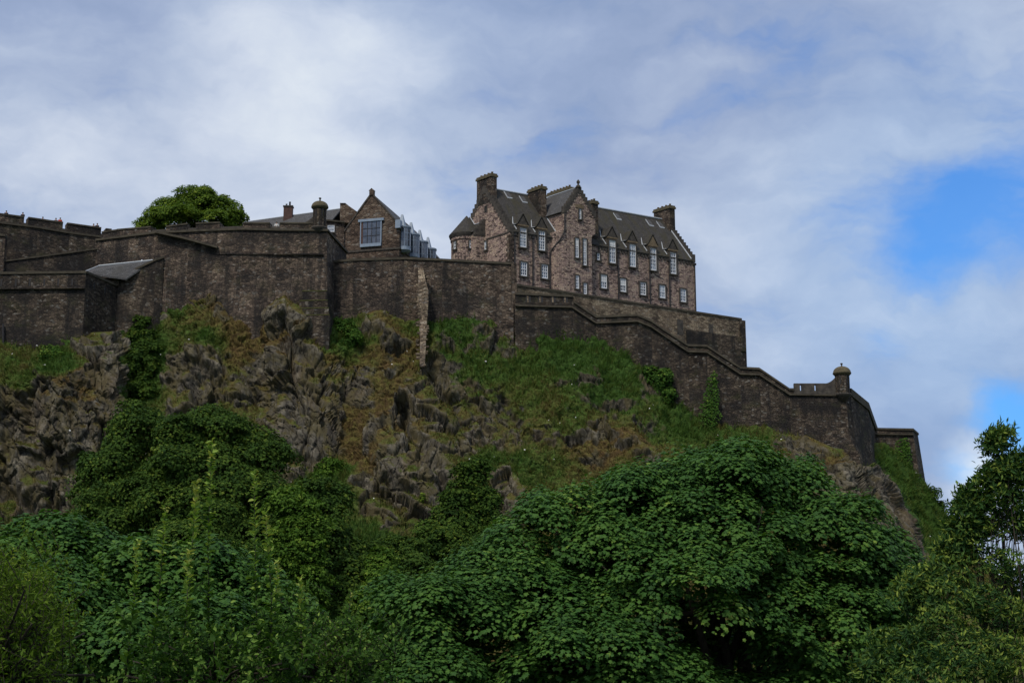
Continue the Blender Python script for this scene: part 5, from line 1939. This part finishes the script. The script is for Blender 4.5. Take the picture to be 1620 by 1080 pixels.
def tree(name, label, cat, lobes_px, foot_px, Y, kind, leaf, pad_r, per, spacing, mat, seed, r0=0.3, group=None, under=-0.45, up=0.6, foot_z=None, dome=0.5, tintw=0.35, jit=0.5, drop=0.35, fork=0.45, fill=0.25, knob=10, ksize=(0.25, 0.48), core=0.85):
    lobes = [lobe_of(*l) if len(l) >= 5 else lobe_of(*l, Y) for l in lobes_px]
    fx = P(foot_px, 1000, Y)
    fz = ground_z(fx[0], Y) if foot_z is None else foot_z
    foot = np.array([fx[0], Y, fz])
    root = empty(name, foot, label, cat, group)
    cz = np.mean([c for c, _ in lobes], 0)
    fk = np.array([foot[0] * 0.6 + cz[0] * 0.4, Y, fz + (cz[2] - fz) * fork])
    mb = MB()
    limbs(mb, foot, fk, lobes, r0, seed)
    mb.build('trunk', M['bark'], root, True)
    crown_l = knobs(lobes, knob, seed + 3, ksize, core) if knob else lobes
    P0, Nn = crown_points(crown_l, spacing, under, seed)
    arrs = [pads(P0, Nn, pad_r, per, leaf, kind, seed, up, dome, tintw, jit, drop)]
    if fill:
        # inner foliage half way to the lobe centres keeps the crown from being a shell
        r = np.random.default_rng(seed + 5)
        pi, ni = [], []
        for c, rad in lobes:
            n = max(int(len(P0) * fill / len(lobes)), 4)
            d = unit(r.normal(0, 1, (n, 3)))
            pi.append(c + d * rad * r.uniform(0.45, 0.8, (n, 1)))
            ni.append(d)
        arrs.append(pads(np.concatenate(pi), np.concatenate(ni), pad_r * 1.2, per, leaf * 1.1, kind, seed + 6, up, dome, tintw, jit, drop))
    pos, nrm, dv, size, tint = (np.concatenate(x) for x in zip(*arrs))
    foliage('crown', pos, nrm, dv, size, kind, tint, mat, root)
    return root


# big sycamore in the foreground
tree('sycamore_tree', 'huge dark green sycamore filling the lower right foreground', 'tree',
     [(1110, 800, 150, 105, 41.5), (1200, 800, 125, 92, 42.5), (1040, 790, 100, 70, 41), (1160, 755, 100, 58, 42), (1120, 860, 160, 110, 40.5), (985, 835, 125, 95, 40.5), (870, 870, 110, 105, 40), (790, 930, 90, 75, 39), (690, 975, 105, 88, 38), (1290, 860, 120, 95, 42), (1380, 905, 78, 85, 42.5), (1080, 940, 190, 110, 39.5),
      (1260, 985, 170, 105, 41), (900, 1010, 150, 95, 38.5), (680, 1070, 120, 70, 37.5), (1020, 1085, 150, 60, 38.5), (1150, 1110, 150, 50, 40), (1330, 1010, 130, 90, 44), (1200, 1060, 200, 80, 45), (960, 1060, 160, 80, 43), (1100, 900, 180, 120, 43)],
     1240, 42, 'maple', 0.105, 0.6, 205, 0.84, M['leaf_syc'], 11, tintw=0.22, knob=14, ksize=(0.16, 0.3), core=0.95, r0=0.42, under=-0.55, up=0.7, dome=0.85, drop=0.6, jit=0.28)
# sycamore on the left
tree('sycamore_tree', 'dark green sycamore in the lower left foreground with rounded leafy pads', 'tree',
     [(40, 870, 110, 62, 37), (130, 875, 34 + 40, 45, 37.5), (110, 950, 95, 65, 35), (225, 905, 70, 60, 36.5), (310, 905, 75, 55, 36.5), (400, 930, 78, 60, 37), (430, 980, 60, 60, 36.5), (300, 990, 110, 60, 35), (190, 1000, 75, 42, 33.5), (20, 1010, 70, 70, 35)],
     165, 35, 'maple', 0.115, 0.52, 120, 0.7, M['leaf_syc'], 23, tintw=0.22, knob=10, ksize=(0.25, 0.42), r0=0.3, under=-0.5, up=0.66, dome=0.75, drop=0.6, jit=0.35)

# mid-distance trees under the crag (far foliage sprays)
tree('dark_tree', 'tall dark broadleaf tree at the foot of the left crag, left of a wider one', 'tree', [(215, 690, 55, 55, 170), (180, 750, 55, 50, 168), (200, 790, 80, 45, 166), (250, 770, 50, 60, 167), (190, 850, 90, 45, 164), (270, 850, 60, 50, 164)], 210, 168, 'spray', 0.27, 1.27, 85, 1.25, M['leaf_far'], 31, r0=0.35, foot_z=8, up=0.5)
tree('dark_tree', 'wide dark broadleaf tree at the foot of the rock behind the left sycamore', 'tree', [(300, 690, 48, 45, 164), (355, 685, 55, 42, 165), (410, 715, 52, 48, 165), (340, 750, 90, 60, 162), (290, 800, 70, 45, 160), (410, 780, 50, 45, 161), (340, 850, 110, 50, 158), (430, 850, 60, 50, 157), (380, 900, 90, 40, 156)], 340, 162, 'spray', 0.27, 1.27, 85, 1.25, M['leaf_far'], 37, r0=0.4, foot_z=6, up=0.5)
tree('dark_tree', 'dark rounded tree at the foot of the rock right of the feathery light green tree', 'tree', [(505, 790, 42, 38, 158), (525, 830, 28, 45, 157), (500, 870, 45, 50, 156), (480, 930, 50, 40, 154)], 505, 156, 'spray', 0.27, 1.10, 85, 1.2, M['leaf_far'], 41, r0=0.3, foot_z=3, up=0.5)
tree('feathery_tree', 'feathery lighter green tree between the dark trees below the rock', 'tree', [(455, 800, 32, 34, 150), (480, 830, 36, 48, 149), (465, 880, 48, 50, 148), (475, 930, 44, 42, 147)], 470, 148, 'spray', 0.27, 0.94, 85, 1.1, M['leaf_mid'], 43, r0=0.25, foot_z=2, up=0.75, drop=-0.3, jit=0.8)
tree('pine_tree', 'small dark pine like tree standing against the middle of the rock', 'tree', [(748, 750, 24, 30, 181), (735, 790, 36, 30, 181), (765, 795, 22, 26, 180.5), (720, 830, 50, 32, 180), (775, 830, 18, 22, 180), (700, 870, 60, 34, 178), (760, 870, 40, 34, 178)], 735, 180, 'spray', 0.27, 0.94, 85, 1.1, M['leaf_far'], 47, r0=0.25, foot_z=10, up=0.55)
tree('cone_bush', 'bright green cone shaped bush low in the middle left of the big sycamore', 'bush', [(605, 895, 20, 28, 150), (600, 930, 30, 34, 150), (590, 965, 42, 30, 149)], 600, 150, 'spray', 0.27, 0.77, 85, 0.9, M['leaf_mid'], 53, r0=0.12, foot_z=-2, up=0.5)
tree('dark_bush', 'low dark bush beside the bright cone shaped bush', 'bush', [(560, 920, 34, 34, 152), (640, 880, 40, 28, 165), (665, 920, 50, 40, 160), (560, 970, 50, 34, 150), (610, 872, 50, 22, 170), (575, 900, 50, 28, 160), (540, 860, 30, 24, 166)], 560, 152, 'spray', 0.27, 0.94, 85, 1.1, M['leaf_far'], 59, r0=0.12, foot_z=-3, up=0.5)
tree('dark_bush', 'low bush added to darken the gap beneath the left sycamore', 'bush', [(150, 1070, 90, 34, 60), (260, 1085, 80, 28, 58), (80, 1090, 80, 26, 58)], 170, 59, 'spray', 0.2, 0.5, 60, 0.5, M['leaf_far'], 157, r0=0.08, up=0.5)  # added bush, covers pale ground so the gap reads dark
tree('courtyard_tree', 'round leafy tree rising behind the left battery parapet', 'tree', [(308, 318, 34, 24, 222), (305, 328, 46, 30, 222), (272, 338, 36, 22, 221), (342, 332, 34, 26, 222), (245, 350, 28, 14, 220.5), (365, 345, 20, 20, 222), (300, 350, 60, 16, 220)], 305, 222, 'spray', 0.27, 1.10, 85, 1.15, M['leaf_warm'], 61, r0=0.3, foot_z=58, up=0.55)
# growth on the rock
def rock_bush(label, lobes_px, mat, seed, leaf=0.26, name='shrub', cat='shrub', kind='spray', pad=0.75, per=60, spacing=0.8):
    lobes = []
    for px, py, rx, ry in lobes_px:
        p, n_ = surf(px, py)
        k = p[1] / F
        lobes.append((p + n_ * 0.3, np.array([rx * k, min(rx, ry) * k * 0.7 + 0.3, ry * k])))
    root = empty(name, lobes[-1][0], label, cat)
    mb = MB()
    for c, rad in lobes:
        mb.tube([c - [0, -1.0, rad[2] * 0.8], c, c + [0, -rad[1] * 0.5, rad[2] * 0.5]], [0.09, 0.06, 0.02], 6)
    mb.build('stem', M['bark'], root, True)
    P0, Nn = crown_points(knobs(lobes, 5, seed), spacing, -0.8, seed)
    pos, nrm, dv, size, tint = pads(P0, Nn, pad, per, leaf, kind, seed, 0.45)
    foliage('crown', pos, nrm, dv, size, kind, tint, mat, root)
    return root


rock_bush('leafy green thicket filling the gully right of the left crag', [(228, 512, 14, 9), (214, 530, 13, 14), (236, 540, 14, 15), (222, 560, 17, 14), (208, 578, 10, 12), (240, 575, 12, 14), (226, 592, 18, 12), (215, 615, 18, 14), (236, 622, 16, 16), (252, 553, 10, 8)], M['leaf_far'], 71)
rock_bush('small green bush perched on top of the left crag', [(85, 563, 20, 17)], M['ivy'], 73, 0.22)
rock_bush('rounded dense green bush against the stepped outer wall', [(1040, 610, 20, 24), (1025, 595, 16, 14), (1052, 628, 14, 20)], M['ivy'], 79)
rock_bush('low green bush growing at the wall foot right of the left sentry turret', [(540, 522, 20, 14), (555, 540, 24, 12)], M['ivy'], 83, 0.22)
rock_bush('bright green bush in the gully beneath the middle crags', [(525, 735, 22, 12), (505, 750, 18, 12)], M['leaf_mid'], 89, 0.22)
rock_bush('thin yellow green shrub standing alone before the dark central crag', [(668, 800, 6, 14)], M['leaf_warm'], 97, 0.22, pad=0.5, per=12, spacing=0.6)
rock_bush('dark bushes low on the central rock left of the pine like tree', [(690, 860, 26, 26), (650, 880, 40, 18), (700, 890, 50, 16)], M['leaf_far'], 107)
rock_bush('small bush on the skyline at the right foot of the far bastion', [(1474, 772, 8, 10)], M['leaf_far'], 109, 0.22, pad=0.5, per=16, spacing=0.5)
rock_bush('small bush on the skyline right of and below the far bastion', [(1487, 795, 6, 6)], M['leaf_far'], 113, 0.22, pad=0.4, per=14, spacing=0.5)


def ivy(label, line, spots, mat, seed, n):
    """climbing plant flat against a wall: (px, py, rx, ry)"""
    r = np.random.default_rng(seed)
    pos = []
    for px, py, rx, ry, w in spots:
        k = int(n * w)
        th = r.uniform(0, 6.28, k)
        rr = np.sqrt(r.uniform(0, 1, k))
        for t, q_ in zip(th, rr):
            x, y = px + rx * q_ * math.cos(t), py + ry * q_ * math.sin(t)
            a_ = along(line, x)
            pos.append(np.array([a_[0], a_[1], z_at(x, y, a_)]) + [0, -0.25 - max(0, a_[2] - z_at(x, y, a_)) * 0.09 - r.uniform(0, 0.3), 0])
    pos = np.array(pos)
    nrm = unit(np.array([0.1, -1, 0.5]) + r.normal(0, 0.45, pos.shape))
    dv = unit(np.array([0, -0.2, -1.0]) + r.normal(0, 0.5, pos.shape))
    root = empty('climbing_ivy', pos[np.argmin(pos[:, 2])], label, 'ivy')
    foliage('leaves', pos, nrm, dv, r.uniform(0.16, 0.34, len(pos)), 'spray', np.clip(r.normal(0.5, 0.2, len(pos)), 0, 1), mat, root)
    mb = MB()
    lo, hi = pos[np.argmin(pos[:, 2])], pos[np.argmax(pos[:, 2])]
    mb.tube([lo + [0, 0.2, -0.5], (lo + hi) / 2 + [0.1, 0.2, 0], hi + [0, 0.2, 0]], [0.07, 0.05, 0.02], 6)
    mb.build('stem', M['bark'], root, True)


ivy('climbing ivy on the outer wall midway down its steps', lineH, [(1122, 630, 12, 34, 0.5), (1118, 655, 18, 22, 0.4), (1128, 600, 5, 14, 0.1)], M['ivy'], 121, 800)
ivy('climbing ivy spreading over the face of the far bastion', lineJ, [(1424, 725, 14, 32, 0.5), (1416, 740, 18, 24, 0.4), (1430, 705, 6, 14, 0.1)], M['ivy'], 127, 800)

# turf: blades over every grassy part of the rock
r = np.random.default_rng(5)
gm = np.clip(1 - sstep(rock_a, 0.15, 0.6), 0, 1) * (fade > 0.15)
w = (gm * (0.4 + np.clip(greenm, 0, 1))).ravel()
vis = ((PX > -60) & (PX < 1640) & (PY < 960)).ravel()
w = w * vis
w /= w.sum()
nb = 200000
idx = r.choice(len(w), nb, p=w)
gpos = G.reshape(-1, 3)[idx] + r.normal(0, 0.1, (nb, 3))
gn = N0.reshape(-1, 3)[idx]
gg = np.clip(greenm.ravel()[idx], 0, 1)
tuft = fbm(gpos * 1.1, 3, 91)
L = r.uniform(0.18, 0.5, nb) * (0.7 + 0.7 * gg) * (0.3 + 1.3 * sstep(tuft, 0.4, 0.65))
lean = unit(gn * 0.6 + np.array([0, 0, 0.9]) + r.normal(0, 0.45, (nb, 3)))
side = unit(np.cross(lean, r.normal(0, 1, (nb, 3))))
bw = (0.05 * r.uniform(0.6, 1.6, nb))[:, None]
tip = gpos + lean * L[:, None] + np.array([0, 0, -0.12]) * L[:, None] + gn * 0.15 * L[:, None]
V = np.stack([gpos - side * bw, gpos + side * bw, tip], 1).reshape(-1, 3)
T = np.arange(nb * 3)
grass = fast_mesh('grass', V, T, np.full(nb, 3), M['grass'], None, tint=np.repeat(np.clip(gg * 0.9 + (fbm(gpos * 0.7, 3, 95) - 0.5) * 0.9 + r.normal(0, 0.12, nb), 0, 1), 3))
tag(grass, 'rough ochre and green grass growing over the castle rock', 'grass', kind='stuff')
fl_i = r.choice(len(w), 150, p=w)
fp = G.reshape(-1, 3)[fl_i] + N0.reshape(-1, 3)[fl_i] * 0.3
nf = unit(r.normal(0, 0.4, fp.shape) + np.array([0, -0.7, 0.6]))
flw = foliage('wildflowers', fp, nf, unit(r.normal(0, 1, fp.shape)), r.uniform(0.12, 0.3, len(fp)), 'spray', np.full(len(fp), 0.5), M['petal'])
tag(flw, 'scattered white wildflowers on the grassy rock', 'flowers', kind='stuff')


# upright young shoots in front of the left sycamore
def shoot(mb, L, base_, tip, r0, leaf, n, rr, tipw=0.5):
    base_, tip = np.asarray(base_, float), np.asarray(tip, float)
    mid = (base_ + tip) / 2 + rr.normal(0, 0.02, 3) * np.linalg.norm(tip - base_)
    mb.tube([base_, mid, tip], [r0, r0 * 0.7, r0 * 0.15], 5)
    for k in range(n):
        t = 0.04 + 0.96 * (k + rr.uniform(0, 1)) / n
        p = base_ * (1 - t) ** 2 + 2 * mid * t * (1 - t) + tip * t * t if False else (base_ + (mid - base_) * 2 * t if t < 0.5 else mid + (tip - mid) * (2 * t - 1))
        a_ = k * 2.4 + rr.uniform(-0.5, 0.5)
        axis = unit(tip - base_)
        h = unit(np.cross(axis, [0.3, 0.9, 0.1]))
        o = h * math.cos(a_) + np.cross(axis, h) * math.sin(a_)
        d = unit(o + axis * rr.uniform(0.0, 0.9) + np.array([0, 0, -0.15]))
        L.append((p, unit(axis * 0.9 - d * 0.5 + rr.normal(0, 0.35, 3)), d, leaf * rr.uniform(0.7, 1.25) * (1.0 - 0.35 * t), np.clip(0.36 + (0.1 if tipw > 0.3 else 0) + tipw * t ** 2 + rr.normal(0, 0.15), 0, 1)))


def shoot_tree(name, label, tips, foot_px, Y, seed, leaf, kind, mat, bushy, r0=0.02, cat='tree', low=1100, twigs=1.0, spread=0.35, per_m=26):
    rr = np.random.default_rng(seed)
    fx = P(foot_px, 1000, Y)
    foot = np.array([fx[0], Y, ground_z(fx[0], Y)])
    root = empty(name, foot, label, cat)
    mb = MB()
    L = []
    hub = P(foot_px, low, Y)
    mb.tube([foot - [0, 0, 0.3], (foot + hub) / 2 + [0.1, 0, 0], hub], [0.16, 0.12, 0.09], 8)
    for px, py in tips:
        y_ = Y + rr.uniform(-1.2, 1.2)
        tip = P(px, py, y_)
        b = np.array([tip[0] + rr.normal(0, 0.1), y_, min(hub[2] + 0.3, tip[2] - 0.8)])
        mb.tube([hub, b], [0.05, r0 * 1.2], 6)
        ln = np.linalg.norm(tip - b)
        shoot(mb, L, b, tip, r0, leaf, int(ln * per_m), rr, 0.52)
        for _ in range(int(ln * 3 * twigs)):
            t = rr.uniform(0.0, 0.72)
            p = b + (tip - b) * t
            d = unit(np.array([rr.normal(0, 1), rr.normal(0, 1), rr.uniform(0.5, 1.3)]))
            shoot(mb, L, p, p + d * rr.uniform(0.25, 0.75) * (1 - 0.55 * t), r0 * 0.4, leaf, int(12 * (1 - 0.3 * t)), rr, 0.15)
    for px, py, s in bushy:
        for _ in range(int(s * 11)):
            y_ = Y + rr.normal(0, 0.8)
            c = P(px + rr.normal(0, s * 10), py + rr.normal(0, s * 8), y_)
            d = unit(np.array([rr.normal(0, 0.7), rr.normal(0, 0.7), rr.uniform(0.4, 1.4)]))
            shoot(mb, L, c - d * spread, c + d * spread, r0 * 0.5, leaf * 0.85, 26, rr, 0.15)
            if rr.uniform() < 0.3:
                mb.tube([hub, (hub + c) / 2, c - d * spread], [0.03, 0.02, 0.012], 5)
    mb.build('trunk', M['bark'], root, True)
    foliage('crown', np.array([l[0] for l in L]), np.array([l[1] for l in L]), np.array([l[2] for l in L]), np.array([l[3] for l in L]), kind, np.array([l[4] for l in L]), mat, root)
    return root


shoot_tree('cherry_tree', 'young tree with tall slim upright leafy shoots in front of the left sycamore', [(335, 695), (312, 760), (402, 745), (420, 812), (262, 800), (217, 855), (298, 870), (440, 885), (475, 915)], 340, 25, 131, 0.15, 'oval', M['leaf_cherry'],
           [(270, 1040, 3), (330, 1050, 3), (390, 1040, 3), (440, 1030, 3), (300, 1080, 3), (370, 1085, 3), (430, 1075, 3), (240, 1075, 2)], r0=0.012, per_m=60, twigs=0.5)
shoot_tree('leafy_shrub', 'pale green leafy shrub between the two sycamores at the bottom', [(555, 935), (520, 975), (495, 985), (475, 1000), (545, 985)], 510, 27, 137, 0.13, 'oval', M['leaf_cherry'],
           [(500, 1015, 4), (540, 1020, 4), (470, 1050, 4), (520, 1065, 4), (560, 1060, 4), (490, 1080, 4)], r0=0.02)
shoot_tree('ash_tree', 'light green narrow leaved tree at the lower left edge', [(20, 868), (-20, 850), (45, 905), (70, 940), (100, 955)], 10, 20, 139, 0.12, 'lance', M['leaf_warm'],
           [(15, 910, 4), (-10, 960, 5), (30, 980, 4), (60, 960, 3), (70, 1010, 3), (10, 1050, 4), (50, 1070, 3), (-20, 1020, 4), (30, 935, 3)], r0=0.011, twigs=2.2, per_m=50)
tree('evergreen_oak', 'yellow tipped evergreen tree with narrow leaves at the lower right edge', 'tree',
     [(1586, 690, 15, 9, 22), (1572, 702, 7, 5, 22), (1590, 736, 16, 9, 22), (1572, 748, 14, 8, 22), (1612, 730, 12, 8, 22.3), (1560, 768, 14, 7, 22), (1598, 765, 20, 10, 22.2), (1625, 762, 14, 12, 22.4), (1575, 788, 20, 9, 22), (1610, 795, 24, 12, 22.3),
      (1555, 800, 10, 8, 22), (1530, 785, 8, 9, 22), (1524, 808, 12, 10, 22), (1540, 825, 12, 9, 22), (1512, 838, 14, 12, 22), (1590, 825, 24, 12, 22.2), (1560, 838, 12, 9, 22.1), (1530, 858, 18, 12, 22), (1500, 866, 12, 12, 22), (1625, 835, 12, 10, 22.5),
      (1566, 895, 40, 24, 22), (1520, 895, 26, 18, 22), (1482, 905, 22, 16, 21.8), (1446, 922, 20, 12, 21.6), (1430, 940, 16, 10, 21.6), (1500, 945, 44, 24, 21.6), (1460, 965, 34, 20, 21.6), (1560, 950, 44, 30, 21.8), (1614, 930, 30, 34, 22.6), (1606, 990, 36, 26, 22.4), (1432, 1010, 36, 20, 21.2), (1400, 1040, 26, 14, 21.1), (1376, 1066, 24, 14, 21), (1500, 1000, 56, 28, 21.4), (1560, 1020, 44, 26, 21.6),
      (1450, 1050, 50, 26, 21.1), (1520, 1062, 60, 30, 21.2), (1606, 1055, 44, 32, 21.6), (1470, 1095, 90, 24, 20.8)],
     1570, 22, 'lance', 0.08, 0.16, 40, 0.215, M['leaf_oak'], 149, r0=0.045, under=-0.8, up=0.3, dome=0.2, drop=-0.6, jit=0.9, knob=4, ksize=(0.4, 0.8), fill=0.08, tintw=0.5)
tw_ = bpy.data.objects['evergreen_oak']
mb = MB()
mb.tube([P(1590, 800, 22.1), P(1587, 740, 22.05), P(1584, 684, 22)], [0.05, 0.03, 0.012], 6)
mb.build('leader', M['bark'], tw_, True)
